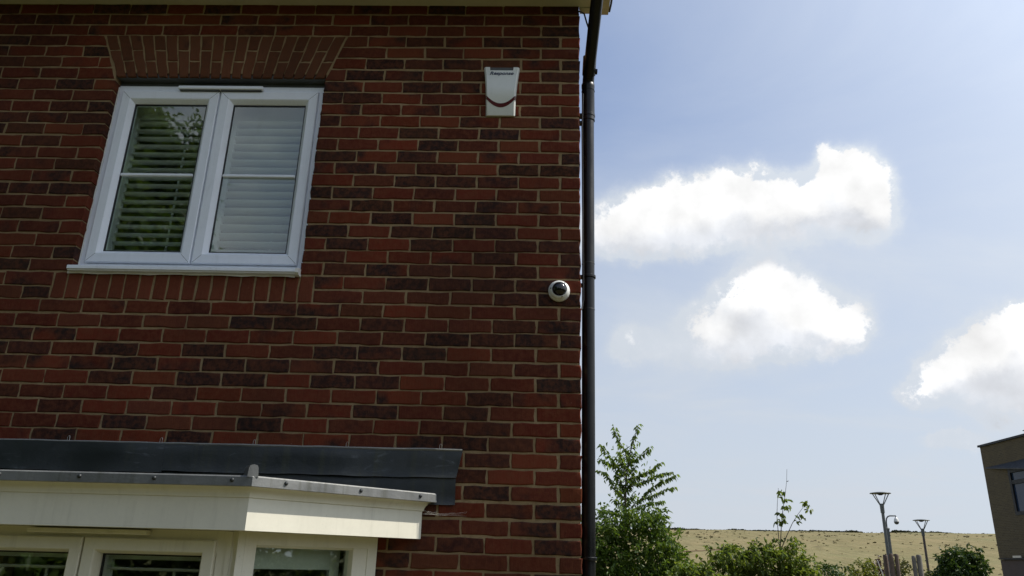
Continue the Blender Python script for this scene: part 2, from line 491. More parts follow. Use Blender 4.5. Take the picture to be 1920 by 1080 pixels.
def ground_mat():
    m = bpy.data.materials.new('dry_field'); m.use_nodes = True; k = NT(m.node_tree)
    p = k.n['Principled BSDF']; g = k.new('ShaderNodeNewGeometry').outputs['Position']
    sp = k.new('ShaderNodeSeparateXYZ', {0: g})
    big = k.noise(k.vmath('MULTIPLY', g, (.012, .035, 0)), 1.0, 6, .62)
    mid = k.noise(k.vmath('MULTIPLY', g, (.20, .055, 0)), 1.0, 7, .7)
    fine = k.noise(k.vmath('MULTIPLY', g, (.9, .16, 0)), 1.0, 5, .75)
    col = k.mix(k.smooth(big, .34, .66), (.174, .146, .070, 1), (.154, .146, .068, 1))
    col = k.mix(k.smooth(mid, .40, .70, 0, .75), col, (.215, .172, .088, 1))
    col = k.mix(k.smooth(fine, .46, .72, 0, .8), col, (.105, .090, .042, 1))
    col = k.mix(k.smooth(fine, .46, .28, 0, .6), col, (.26, .215, .125, 1))
    vo = k.new('ShaderNodeTexVoronoi', {'Vector': k.vmath('MULTIPLY', g, (.20, .12, 0)), 'Scale': 1.0, 'Randomness': 1.0})
    tuft = k.math('MULTIPLY', k.smooth(vo.outputs['Distance'], .06, .16, 1, 0), k.smooth(mid, .47, .55))
    col = k.mix(k.math('MULTIPLY', tuft, .85), col, (.055, .048, .026, 1))
    yy = k.math('ADD', sp.outputs[1], k.math('MULTIPLY', k.math('SUBTRACT', mid, .5), 26.0))
    col = k.mix(k.smooth(yy, 168, 186, 0, .75), col, (.19, .20, .085, 1))
    col = k.mix(k.smooth(yy, 192, 199, 0, .7), col, (.36, .34, .21, 1))
    near = k.smooth(sp.outputs[1], 34, 46, 1, 0)
    grass = k.mix(k.smooth(fine, .3, .7), (.065, .075, .020, 1), (.115, .105, .035, 1))
    col = k.mix(near, col, grass)
    k.set(p.inputs['Base Color'], col); p.inputs['Roughness'].default_value = .95; p.inputs['Specular IOR Level'].default_value = .1
    b = k.new('ShaderNodeBump', {'Height': k.math('ADD', mid, k.math('MULTIPLY', fine, .5)), 'Strength': .6, 'Distance': .5}); k.set(p.inputs['Normal'], b.outputs[0])
    return m


def build_ground():
    ys = np.concatenate([-np.geomspace(4000, 12, 24), np.linspace(-10, 40, 16), np.linspace(44, 300, 120), np.geomspace(310, 4000, 26)])
    xs = np.concatenate([-np.geomspace(4000, 60, 24), np.linspace(-50, 190, 120), np.geomspace(200, 4000, 24)])
    X, Y = np.meshgrid(xs, ys)
    bump = .12 * np.sin(X * .11 + np.sin(Y * .07) * 2) * np.sin(Y * .16 + 1.3) + .08 * np.sin(X * .31 + 2) * np.sin(Y * .05)
    Z = hill(X, Y) + bump * np.clip((Y - 44) / 40, 0, 1) * np.clip((420 - Y) / 60, 0, 1)
    V = np.stack([X, Y, Z], -1).reshape(-1, 3); ny, nx = X.shape
    F = [(j * nx + i, j * nx + i + 1, (j + 1) * nx + i + 1, (j + 1) * nx + i) for j in range(ny - 1) for i in range(nx - 1)]
    me = bpy.data.meshes.new('field'); me.from_pydata(V.tolist(), [], F); me.materials.append(ground_mat())
    me.polygons.foreach_set('use_smooth', [True] * len(me.polygons))
    tag(link('field', me), 'dry straw coloured field rising to the horizon behind the shrubs', 'field', kind='structure')
    lw = MB(); lw.add([(-14, -9, .004), (7, -9, .004), (7, 12, .004), (-14, 12, .004)], [(0, 1, 2, 3)])
    m = bpy.data.materials.new('sunlit_lawn'); m.use_nodes = True; k = NT(m.node_tree); p = k.n['Principled BSDF']
    g = k.new('ShaderNodeNewGeometry').outputs['Position']
    col = k.mix(k.smooth(k.noise(g, 2.0, 5, .6), .3, .7), (.060, .056, .014, 1), (.100, .082, .024, 1))
    col = k.mix(k.smooth(k.noise(g, 60.0, 4, .7), .45, .75, 0, .5), col, (.045, .045, .012, 1))
    k.set(p.inputs['Base Color'], col); p.inputs['Roughness'].default_value = .95
    tag(lw.build('lawn', m), 'dry yellow green lawn around the house', 'lawn', kind='structure')


build_ground()

# ------------------------------------------------------------------ house
house = empty('brick_house', 'red brick house with white casement window and lead topped bay at its corner', 'house')
JR = {1: 27.5, 2: 48.8, 3: 68.7, 4: 90.3, 5: 111.7, 6: 133.3, 7: 155.5, 8: 177.5, 9: 199.2, 10: 220, 11: 242.5, 12: 264.5, 13: 287.2, 14: 309.2, 15: 332.5, 16: 355.8, 17: 379.7, 18: 402.5, 19: 427.2, 20: 451.7, 21: 475.8, 22: 499.2, 23: 525, 24: 550, 25: 576.7, 26: 602.5, 27: 627, 28: 654.2, 29: 682.5, 30: 710, 31: 738.3, 32: 765, 33: 794.2, 34: 822, 35: 851.7, 36: 883.3, 37: 913.3, 38: 945.8, 39: 979.2, 40: 1012.5, 41: 1045.8, 42: 1077.5}
JL = {1: 25, 2: 44.7, 3: 64.2, 4: 84.2, 5: 104.2, 6: 124.2, 7: 146.7, 8: 165.8, 9: 186.7, 10: 208.3, 11: 229.2, 12: 250.8, 13: 273.7, 14: 295, 15: 316.7, 16: 340, 17: 363.3, 18: 385.8, 19: 410.8, 20: 435.8, 21: 459.5, 22: 483, 23: 506.7, 24: 534.2, 25: 558.3, 26: 584.2, 27: 611.7, 28: 637.5, 29: 664.2, 30: 690, 31: 717.5, 32: 745.8, 33: 772.8, 34: 800.8, 35: 828}


def nominal(j):
    return 1.6 + (42 - j) * .075


def jz(j, X):
    """height of bed joint j along the front wall, following the slight unevenness of the real courses"""
    jj = min(max(j, 1), 35); cl = at_y(20, JL[jj], 0)[2] - nominal(jj)
    jr = min(max(j, 1), 42); cr = at_y(1085, JR[jr], 0)[2] - nominal(jr)
    if j > 42: cr *= max(0, 1 - (j - 42) / 10); cl *= max(0, 1 - (j - 42) / 10)
    t = min(max(-X / 3.0, 0), 1.3)
    return nominal(j) + cr * (1 - t) + cl * t


def tint():
    u = rnd.random()
    if u < .50:
        c = rnd.choice([(.160, .036, .020), (.180, .040, .021), (.145, .032, .020), (.172, .046, .025), (.130, .032, .020)])
    elif u < .72:
        c = rnd.choice([(.115, .032, .021), (.100, .028, .020), (.128, .042, .026)])
    elif u < .90:
        c = rnd.choice([(.070, .028, .021), (.060, .026, .022), (.082, .034, .023)])
    else:
        c = rnd.choice([(.036, .022, .020), (.030, .021, .021), (.045, .025, .020)])
    j = rnd.uniform(.68, .98)
    a = rnd.choice([.08, .15, .2, .26, .32, .40, .48]) + rnd.uniform(-.05, .05)
    return (c[0] * j * 1.06, c[1] * j * .97 * rnd.uniform(.94, 1.10), c[2] * j * .90, a)


def brick_verts(poly, depth, proud=0.0, seed=None):
    """front outline (list of (x,z) counter-clockwise) -> uneven chamfered brick, local y 0 = face"""
    r_ = random.Random(seed if seed is not None else rnd.random())
    out = []
    n = len(poly)
    for i in range(n):
        a, b_ = poly[i], poly[(i + 1) % n]
        ln = math.hypot(b_[0] - a[0], b_[1] - a[1]); k_ = 4 if ln > .15 else (2 if ln > .05 else 1)
        for q in range(k_):
            t = q / k_
            out.append((a[0] + (b_[0] - a[0]) * t, a[1] + (b_[1] - a[1]) * t))
    cx = sum(p[0] for p in out) / len(out); cz = sum(p[1] for p in out) / len(out)
    ring0 = [(x + r_.uniform(-.0030, .0030), z + r_.uniform(-.0028, .0028)) for x, z in out]
    ch = .0035

    def inset(p):
        dx, dz = cx - p[0], cz - p[1]; l = math.hypot(dx, dz) or 1
        c = ch * r_.uniform(.8, 1.7)
        return (p[0] + math.copysign(min(abs(dx), c), dx), p[1] + math.copysign(min(abs(dz), c), dz))
    ring1 = [inset(p) for p in ring0]
    y0 = -proud
    L = [[(x, y0 + r_.uniform(-.0006, .0006), z) for x, z in ring1], [(x, y0 + ch * r_.uniform(.7, 1.2), z) for x, z in ring0], [(x, depth, z) for x, z in ring0]]
    return L


def make_variants(w, h, k_, depth):
    res = []
    for i in range(k_):
        mb = MB(); mb.loft(brick_verts([(-w / 2, -h / 2), (w / 2, -h / 2), (w / 2, h / 2), (-w / 2, h / 2)], depth, seed=i * 17 + int(w * 999)), True, True)
        res.append(mb.mesh('brick', M_BRICK))
    return res


FULL = make_variants(.215, .065, 10, .1025)
HALF = make_variants(.1025, .065, 6, .215)
OPEN = (-2.69, -1.466, 3.02, 4.232)
ROWL = (-2.775, -1.39)
bricks = []     # (kind, poly or None, cx, cz, colour)


def course(n, x_left=-5.9):
    z_at = lambda X: (jz(n + 1, X) + .005, jz(n, X) - .005)
    off = .1125 if n % 2 else .225
    joints = [0.0]; k_ = 0
    while True:
        x = -off - .225 * k_; joints.append(x + rnd.uniform(-.0028, .0028)); k_ += 1
        if x < x_left: break
    cuts = []
    zc = nominal(n + .5)
    if 2.88 + .02 < zc < 3.03: cuts.append((ROWL[0] - .005, ROWL[1] + .005, None))
    elif OPEN[2] < zc < 4.235: cuts.append((OPEN[0], OPEN[1], None))
    elif 4.235 < zc < 4.53:
        cuts.append(('arch',))
    if zc < 1.95: cuts.append((-3.25, -.99, None))
    elif zc < 2.02: cuts.append((-3.2, -.99, None))
    edges = []
    for c in cuts:
        if c[0] == 'arch':
            t = (zc - 4.232) / .298; edges += [(-2.70 - .123 * t, -1), (-1.46 + .101 * t, 1)]
        else:
            edges += [(c[0], -1), (c[1], 1)]
    joints = [joints[0]] + [j for j in joints[1:] if not any((e - .062 < j < e) if sd < 0 else (e < j < e + .062) for e, sd in edges)]
    for i in range(len(joints) - 1):
        xr = joints[i] - (.005 if i else 0.0); xl = joints[i + 1] + .005
        z0, z1 = z_at((xl + xr) / 2)
        segs = [(xl, xl, xr, xr)]          # bottom-left, top-left, bottom-right, top-right
        whole = True
        for c in cuts:
            new = []
            for bl, tl, br, tr in segs:
                if c[0] == 'arch':
                    t0, t1 = (z0 - 4.232) / .298, (z1 - 4.232) / .298
                    Lb, Lt = -2.69 - .123 * t0 - .010, -2.69 - .123 * t1 - .010
                    Rb, Rt = -1.470 + .101 * t0 + .010, -1.470 + .101 * t1 + .010
                    if max(br, tr) <= min(Lb, Lt) or min(bl, tl) >= max(Rb, Rt):
                        new.append((bl, tl, br, tr)); continue
                    whole = False
                    if bl < Lt: new.append((bl, tl, min(br, Lb), min(tr, Lt)))
                    if br > Rb: new.append((max(bl, Rb), max(tl, Rt), br, tr))
                else:
                    a, b_ = c[0], c[1]
                    if br <= a or bl >= b_:
                        new.append((bl, tl, br, tr)); continue
                    whole = False
                    if bl < a - .03: new.append((bl, tl, a, a))
                    if br > b_ + .03: new.append((b_, b_, br, tr))
            segs = new
        for bl, tl, br, tr in segs:
            if (br - bl) + (tr - tl) < .05: continue
            cx, cz = (bl + tl + br + tr) / 4, (z0 + z1) / 2
            w = xr - xl
            if whole and abs(w - .215) < .008: bricks.append(('full', None, cx, cz))
            elif whole and abs(w - .1075) < .008 and i == 0: bricks.append(('half', None, -.05125, cz))
            elif whole and i == 0 and abs(w - .22) < .012: bricks.append(('full', None, -.1075, cz))
            else:
                poly = [(bl - cx, z0 - cz), (br - cx, z0 - cz), (tr - cx, z1 - cz), (tl - cx, z1 - cz)]
                bricks.append(('cut', poly, cx, cz))


for n_ in range(0, 63):
    course(n_)


def px_area(cx, cz, w, h):
    q = [project((cx + sx * w / 2, 0, cz + sz * h / 2)) for sx, sz in ((-1, -1), (1, -1), (1, 1), (-1, 1))]
    xs = [min(max(a, 0), 1920) for a, _ in q]; ys = [min(max(b_, 0), 1080) for _, b_ in q]
    return (max(xs) - min(xs)) * (max(ys) - min(ys))


ranked = []
for kd, poly, cx, cz in bricks:
    w = {'full': .215, 'half': .1025}.get(kd) or (max(p[0] for p in poly) - min(p[0] for p in poly))
    a = px_area(cx, cz, w, .065)
    if cz < 2.13 and cx < -.62: a *= .05        # behind the flashing and the bay
    ranked.append(a)
order = sorted(range(len(bricks)), key=lambda i: -ranked[i])
single = set(order[:300])


class Joined:
    """bricks past the limit: one mesh with a tint per face"""

    def __init__(self): self.v = []; self.f = []; self.c = []

    def add(self, loops, col):
        mb = MB(); mb.loft(loops, True, False); o = len(self.v)
        self.v += mb.v; self.f += [tuple(i + o for i in f) for f in mb.f]; self.c += [col] * len(mb.v)

    def build(self, name, parent):
        me = bpy.data.meshes.new(name); me.from_pydata(self.v, [], self.f); me.materials.append(M_BRICKJ)
        at = me.attributes.new('tint', 'FLOAT_COLOR', 'POINT')
        at.data.foreach_set('color', np.array(self.c, np.float32).ravel())
        import bmesh
        bm = bmesh.new(); bm.from_mesh(me); bmesh.ops.recalc_face_normals(bm, faces=bm.faces); bm.to_mesh(me); bm.free()
        return tag(link(name, me, parent), kind='stuff')


rest = Joined()
for i, (kd, poly, cx, cz) in enumerate(bricks):
    col = tint(); dy = rnd.uniform(-.0014, .0014)
    if i in single:
        if kd == 'full': me = rnd.choice(FULL)
        elif kd == 'half': me = rnd.choice(HALF)
        else:
            mb = MB(); mb.loft(brick_verts(poly, .1025), True, True); me = mb.mesh('brick', M_BRICK)
        o = link('brick', me, house); o.location = (cx, dy, cz); o.color = col
        o.rotation_euler = (0, rnd.uniform(-.004, .004), 0)
    else:
        w = {'full': .215, 'half': .1025}.get(kd)
        p = poly or [(-w / 2, -.0325), (w / 2, -.0325), (w / 2, .0325), (-w / 2, .0325)]
        L = brick_verts(p, .1025 if kd != 'half' else .215)
        rest.add([[(x + cx, y + dy, z + cz) for x, y, z in l] for l in L], col)
rest.build('outer_brickwork', house)

# gable wall bricks, all joined (seen edge-on from the photograph)
gab = Joined()
for n_ in range(-44, 63):
    y0 = .1125 if n_ % 2 == 0 else .225
    z0, z1 = jz(max(n_, -0) + 1 if n_ >= 0 else n_ + 1, 0) + .005, jz(n_, 0) - .005
    if n_ < 0: z0, z1 = nominal(n_ + 1) + .005, nominal(n_) - .005
    ymax = 8.0
    if z1 > 4.8:
        s = max(0, (z1 - 4.88) / .857 + .1); y0 = max(y0, s); ymax = 8 - s
    y = y0
    while y < ymax - .05:
        e = min(y + .215, ymax); d_ = rnd.uniform(-.0015, .0015)
        if True:
            L = [[(d_, y + .003, z0 + .003), (d_, e - .003, z0 + .003), (d_, e - .003, z1 - .003), (d_, y + .003, z1 - .003)],
                 [(d_ - .004, y, z0), (d_ - .004, e, z0), (d_ - .004, e, z1), (d_ - .004, y, z1)],
                 [(-.08, y, z0), (-.08, e, z0), (-.08, e, z1), (-.08, y, z1)]]
            gab.add(L, tint())
        y = e + .010
gab.build('gable_brickwork', house)

# mortar core of the walls (front face recessed behind the bricks), butted boxes round the openings
MY = .0055
mw = MB()
mw.box(-6.0, -2.695, MY, .105, -.1, 4.78)
mw.box(-1.461, -.0055, MY, .105, 3.022, 4.78)
mw.box(-2.695, -1.461, MY, .105, 4.268, 4.78)
mw.box(-2.695, -1.461, MY, .105, 2.03, 3.022)
mw.box(-1.461, -.0055, MY, .105, 2.03, 3.022)
mw.box(-.985, -.0055, MY, .105, -.1, 2.03)
mw.box(-.105, -.0055, .105, 8.0, -.1, 4.78)
mw.add([(-.105, .3, 4.78), (-.105, 7.7, 4.78), (-.105, 4, 7.95), (-.0055, .3, 4.78), (-.0055, 7.7, 4.78), (-.0055, 4, 7.95)], [(0, 1, 2), (3, 5, 4), (0, 2, 5, 3), (1, 4, 5, 2), (0, 3, 4, 1)])
mw.build('mortar_bed', M_MORTAR, house)
inn = MB()
inn.box(-6.0, -.105, 7.9, 8.0, -.1, 4.78); inn.box(-6.0, -5.9, .105, 7.9, -.1, 4.78)
inn.box(-5.9, -.105, .105, 7.9, 2.32, 2.55); inn.box(-5.9, -.105, .105, 7.9, 4.60, 4.70); inn.box(-5.9, -.105, .105, 7.9, -.1, .05)
inn.box(-5.9, -.105, 3.6, 3.7, .05, 4.6); inn.box(-3.7, -3.6, .12, 3.6, 2.55, 4.6); inn.box(-.9, -.8, .12, 3.6, 2.55, 4.6)
inn.build('inner_wall', M_PLASTER, house)

# flat gauged arch of tapered bricks
NV = 20
for i in range(NV):
    def ax(t, zt):      # t across 0..1, zt 0 bottom..1 top
        return (-2.690 + t * 1.220) * (1 - zt) + (-2.813 + t * 1.444) * zt
    g_ = .0045
    brk = (.36, 1.0) if i % 2 == 0 else (.62, 1.0)
    z_b, z_t = 4.240, 4.527
    lo = 0.0
    cut = 1 - brk[0]
    for a, b_ in ((0.0, cut), (cut, 1.0)):
        za, zb = z_b + (z_t - z_b) * a, z_b + (z_t - z_b) * b_
        if a > 0: za += .0045
        if b_ < 1: zb -= .0045
        ta, tb = (za - z_b) / (z_t - z_b), (zb - z_b) / (z_t - z_b)
        t0, t1 = i / NV, (i + 1) / NV
        poly = [(ax(t0, ta) + g_, za), (ax(t1, ta) - g_, za), (ax(t1, tb) - g_, zb), (ax(t0, tb) + g_, zb)]
        cx = sum(p[0] for p in poly) / 4; cz = sum(p[1] for p in poly) / 4
        mb = MB(); mb.loft(brick_verts([(x - cx, z - cz) for x, z in poly], .10), True, True)
        o = mb.build('arch_brick', M_BRICK, house); o.location = (cx, rnd.uniform(-.001, .001), cz)
        j = rnd.uniform(.8, 1.15)
        o.color = (.132 * j, .056 * j, .031 * j, rnd.uniform(.05, .34))
# rowlock course under the sill
NR = 18
for i in range(NR):
    w = (ROWL[1] - ROWL[0]) / NR
    cx = ROWL[0] + w * (i + .5); zt, zb = jz(23, cx) - .006, jz(25, cx) + .006
    cz = (zt + zb) / 2; hw, hh = w / 2 - .0052, (zt - zb) / 2
    mb = MB(); mb.loft(brick_verts([(-hw, -hh), (hw, -hh), (hw, hh), (-hw, hh)], .10), True, True)
    o = mb.build('sill_brick', M_BRICK, house); o.location = (cx, rnd.uniform(-.0015, .0015), cz)
    j = rnd.uniform(.82, 1.12)
    o.color = (.165 * j, .046 * j, .025 * j, rnd.uniform(.05, .28))

# ---- eaves and roof
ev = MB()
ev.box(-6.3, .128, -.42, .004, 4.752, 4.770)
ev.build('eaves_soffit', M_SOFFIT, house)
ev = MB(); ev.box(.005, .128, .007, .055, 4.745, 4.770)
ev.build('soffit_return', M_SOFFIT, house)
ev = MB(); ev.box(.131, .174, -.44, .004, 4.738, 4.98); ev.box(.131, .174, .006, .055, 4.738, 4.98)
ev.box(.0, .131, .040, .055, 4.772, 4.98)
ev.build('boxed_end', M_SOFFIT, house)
ev = MB(); ev.box(-6.3, .128, -.44, -.422, 4.74, 4.95)
ev.build('fascia_board', M_CREAM, house)
rf = MB()
for s in (0, 1):
    f_ = (lambda y: y) if s == 0 else (lambda y: 8 - y)
    rf.add([(-6.4, f_(-.50), 4.95), (.20, f_(-.50), 4.95), (.20, f_(4.0), 8.35 if s == 0 else 8.35), (-6.4, f_(4.0), 8.35),
            (-6.4, f_(-.50), 4.985), (.20, f_(-.50), 4.985), (.20, f_(4.0), 8.40), (-6.4, f_(4.0), 8.40)],
           [(0, 1, 2, 3), (7, 6, 5, 4), (0, 4, 5, 1), (1, 5, 6, 2), (3, 2, 6, 7), (0, 3, 7, 4)])
rf.build('roof', M_TILE, house)
vc = MB(); vc.tube([(.176, -.44, 4.76), (.196, -.30, 4.79), (.190, -.10, 4.80), (.187, .0, 4.775), (.180, .045, 4.752)], .0065, 6)
vc.build('verge_cable', M_RUBBER, house, True)
vc = MB(); vc.box(.176, .200, -.44, -.072, 4.785, 4.93); vc.box(.205, .215, -.44, -.055, 4.80, 4.93)
vc.build('verge_trim', M_BLACK, house)
vc = MB(); vc.box(.217, .224, -.44, -.050, 4.79, 4.93)
vc.build('verge_cap', M_UPVC, house)
wc = MB(); wc.tube([(-.004, -.004, 4.715), (.012, .02, 4.728), (.03, .035, 4.728), (.045, .06, 4.69), (.07, .10, 4.64)], .0055, 6)
wc.build('eaves_cable', M_RUBBER, house, True)

# ---- upper window
win = bpy.data.objects.new('window', None); COL.objects.link(win); win.parent = house
x0, x1, zb_, zt_ = -2.688, -1.468, 3.055, 4.212
lt = MB(); lt.box(-2.685, -1.471, .012, .14, 4.236, 4.262); lt.box(-2.685, -1.471, .058, .14, 4.2125, 4.234)
lt.build('lintel', M_LINTEL, win)
f = MB(); f.ring(x0, x1, zb_, zt_, [(0, .125), (0, .057), (.003, .055), (.036, .055), (.042, .062), (.042, .125)])
f.box(-2.094, -2.066, .058, .125, 3.10, 4.17)
f.build('window_frame', M_UPVC, win)
sl = MB(); sl.tube([(-1.470, .052, 3.06), (-1.4705, .051, 3.4), (-1.470, .052, 3.8), (-1.4705, .051, 4.20)], .0045, 5)
sl.build('sealant_bead', M_SEAL, win)
sl = MB(); sl.tube([(-2.6885, .052, 3.06), (-2.6885, .0515, 3.5), (-2.6885, .052, 4.20)], .004, 5)
sl.build('sealant_bead', M_SEAL, win)
SASH = [(0, .10), (0, .043), (.004, .039), (.050, .039), (.056, .044), (.070, .062), (.073, .068), (.073, .10)]
for a, b_ in ((-2.655, -2.085), (-2.075, -1.506)):
    s = MB(); s.ring(a, b_, 3.098, 4.170, SASH)
    s.build('sash', M_UPVC, win)
    gx0, gx1, gz0, gz1 = a + .071, b_ - .071, 3.169, 4.099
    s = MB(); s.ring(a + .0725, b_ - .0725, 3.1705, 4.0975, [(0, .080), (0, .069), (.006, .069), (.006, .080)])
    s.build('gasket', M_GASKET, win)
    s = MB(); s.box(gx0, gx1, .074, .078, gz0, gz1)
    s.build('pane', M_GLASS, win)
    s = MB(); s.box(gx0 + .008, gx1 - .008, .0585, .0735, 3.627, 3.645, .004)
    s.build('glazing_bar', M_UPVC, win)
    # mitre seams in the corners of the sash
    s = MB()
    for cx, cz, dx, dz in ((a, 3.098, 1, 1), (b_, 3.098, -1, 1), (a, 4.170, 1, -1), (b_, 4.170, -1, -1)):
        q = .0006
        s.add([(cx + dx * .005 - q, .0388, cz + dz * .005 + q * dx * dz), (cx + dx * .05 - q, .0388, cz + dz * .05 + q * dx * dz),
               (cx + dx * .05 + q, .0388, cz + dz * .05 - q * dx * dz), (cx + dx * .005 + q, .0388, cz + dz * .005 - q * dx * dz)], [(0, 1, 2, 3)])
    s.build('mitre_seam', M_LINTEL, win)
tv = MB(); tv.box(-2.325, -1.828, .020, .055, 4.174, 4.197, .004)
tv.build('trickle_vent', M_UPVC, win)
tv = MB(); tv.box(-2.315, -2.082, .026, .055, 4.168, 4.1738); tv.box(-2.074, -1.838, .026, .055, 4.168, 4.1738)
tv.build('vent_grille', M_LINTEL, win)
sl = MB()
prof = [(.10, 3.060), (.03, 3.060), (-.036, 3.050), (-.040, 3.046), (-.040, 3.030), (-.034, 3.028), (-.030, 3.022), (.004, 3.018), (.10, 3.018)]
sl.loft([[(x, y, z) for y, z in prof] for x in (-2.690, -1.478)], True, True)
sl.build('window_sill', M_UPVC, win)
sl = MB(); sl.loft([[(x, y, z) for y, z in [(.05, 3.062), (-.038, 3.052), (-.043, 3.046), (-.043, 3.026), (-.03, 3.016), (.05, 3.014)]] for x in (-1.482, -1.470, -1.464)], True, True)
sl.build('sill_end_cap', M_SEAL, win)
sl = MB()
pts = [(-2.70 + i * .055, -.008 + rnd.uniform(-.004, .004), 3.016 + rnd.uniform(-.003, .003)) for i in range(23)]
sl.tube(pts, .006, 5)
sl.build('sill_sealant', M_SEAL, win)


# ---- plantation shutters (things of their own inside the rooms)
def slat_mesh(length, tilt, width=.058):
    mb = MB(); loops = []
    for x in (-length / 2, length / 2):
        l = []
        for q in range(10):
            a = 2 * math.pi * q / 10; u = math.cos(a) * width / 2; v = math.sin(a) * .0055
            l.append((x, u * math.sin(tilt) * -1 + v * math.cos(tilt), u * math.cos(tilt) + v * math.sin(tilt)))
        loops.append(l)
    mb.loft(loops, True, True)
    return mb.mesh('slat', M_SLAT, True)


def shutter(label, x0, x1, z0, z1, y, tilt, pitch, M=None, group='louvred shutters behind the window panes', rail=.10, n_max=99, width=.058):
    root = empty('window_shutter', label, 'shutter', M((x0, y, z0)) if M else (x0, y, z0), group)
    org = Vector(root.location)

    def LM(p):
        q = M(p) if M else p
        return (q[0] - org[0], q[1] - org[1], q[2] - org[2])
    s = MB(LM); st = .048
    s.box(x0, x0 + st, y - .013, y + .013, z0, z1); s.box(x1 - st, x1, y - .013, y + .013, z0, z1)
    s.build('stile', M_SLAT, root)
    s = MB(LM); s.box(x0 + st, x1 - st, y - .012, y + .012, z1 - rail, z1); s.box(x0 + st, x1 - st, y - .012, y + .012, z0, z0 + .09)
    s.build('rail', M_SLAT, root)
    me = slat_mesh(x1 - x0 - 2 * st - .004, tilt, width)
    zz = z1 - rail - pitch * .5; k_ = 0
    ang = math.atan2(LM((x1, y, z0))[1] - LM((x0, y, z0))[1], LM((x1, y, z0))[0] - LM((x0, y, z0))[0])
    while zz > z0 + .09 + pitch * .3 and k_ < n_max:
        o = link('slat', me, root); o.location = LM(((x0 + x1) / 2, y, zz)); o.rotation_euler = (0, 0, ang)
        zz -= pitch; k_ += 1
    xm = x0 + (x1 - x0) * .58
    s = MB(LM); s.box(xm - .005, xm + .005, y + .040, y + .047, z0 + .10, z1 - rail - .03)
    s.build('tilt_rod', M_SLAT, root)
    return root


shutter('white louvred shutter behind the left pane of the upper window, slats tilted open', -2.66, -2.095, 3.11, 4.185, .20, R(90), .0515, rail=.115)
shutter('white louvred shutter behind the right pane of the upper window, slats nearly closed', -2.065, -1.50, 3.11, 4.185, .20, R(62), .0515, rail=.115)

# ------------------------------------------------------------------ bay window
S2 = math.sqrt(.5)
BC = -2.06                                   # centre line of the bay
FX = BC + .705                               # right corner of the fascia at y = -.61 -> x = -1.355


def bay_poly(off, y_end=-.002):
    """plan outline of the bay offset outward by off from the fascia face: wall, corner, corner, wall"""
    yf = -.61 - off; xc = FX + off * math.tan(R(22.5)); xe = xc + (y_end - yf)
    return [(2 * BC - xe, y_end), (2 * BC - xc, yf), (xc, yf), (xe, y_end)]


def bay_strip(name, prof, mat_, parent, smooth=False, y_end=-.002, sub=1):
    """sweep (offset, z) profile along the bay outline"""
    mb = MB()
    loops = []
    pl = [[bay_poly(o, y_end)[i] + (z,) for o, z in prof] for i in range(4)]
    mb.loft(pl, True, True)
    return mb.build(name, mat_, parent, smooth)


bay = bpy.data.objects.new('bay_window', None); COL.objects.link(bay); bay.parent = house
bay_strip('bay_fascia', [(0, 1.730), (.0, 1.866), (-.03, 1.866), (-.03, 1.730)], M_CREAM, bay)
cove = [(.001, 1.853), (.005, 1.855)] + [(.005 + .040 * (1 - math.cos(R(a))), 1.855 + .040 * math.sin(R(a))) for a in (15, 35, 55, 75, 90)] + [(.047, 1.904), (-.03, 1.904), (-.03, 1.868), (.001, 1.868)]
bay_strip('cove_moulding', cove, M_CREAM, bay, True)
bs = MB()
o1, o2 = bay_poly(-.031), bay_poly(-.152)
bs.loft([[p + (1.731,) for p in o1] + [p + (1.731,) for p in o2[::-1]], [p + (1.745,) for p in o1] + [p + (1.745,) for p in o2[::-1]]], True, True)
bs.build('bay_soffit', M_CREAM, bay)
# roof lead: drip, deck, hip rolls, flashings, nails
roofb = bpy.data.objects.new('bay_roof', None); COL.objects.link(roofb); roofb.parent = house
bay_strip('lead_drip', [(.050, 1.893), (.054, 1.895), (.053, 1.930), (.049, 1.935), (.030, 1.937), (.030, 1.905)], M_LEADP, roofb, y_end=-.012)
dk = MB()
o = bay_poly(.048, -.012); ow = [(p[0] * .9 + BC * .1, -.012) for p in (o[0], o[3])]
dk.add([o[0] + (1.934,), o[1] + (1.934,), o[2] + (1.934,), o[3] + (1.934,), (BC - 1.10, -.012, 1.955), (BC + 1.10, -.012, 1.955)], [(0, 1, 4), (1, 2, 5, 4), (2, 3, 5)])
dk.build('lead_deck', M_LEAD, roofb)
for s in (1, -1):
    mb = MB()
    c = bay_poly(.050)[2 if s > 0 else 1]; d_ = Vector((-.39 * s, .92, .085)).normalized(); t = Vector((.92 * s, .39, 0))
    loops = []
    for q in (0, .34):
        p = Vector((c[0], c[1], 1.930)) + d_ * q
        loops.append([tuple(p + t * u + Vector((0, 0, z))) for u, z in ((-.021, 0), (-.018, .036), (-.013, .046), (0, .049), (.013, .046), (.018, .036), (.021, 0))])
    mb.loft(loops, True, True); mb.build('hip_roll', M_LEADP, roofb)
fl = MB()


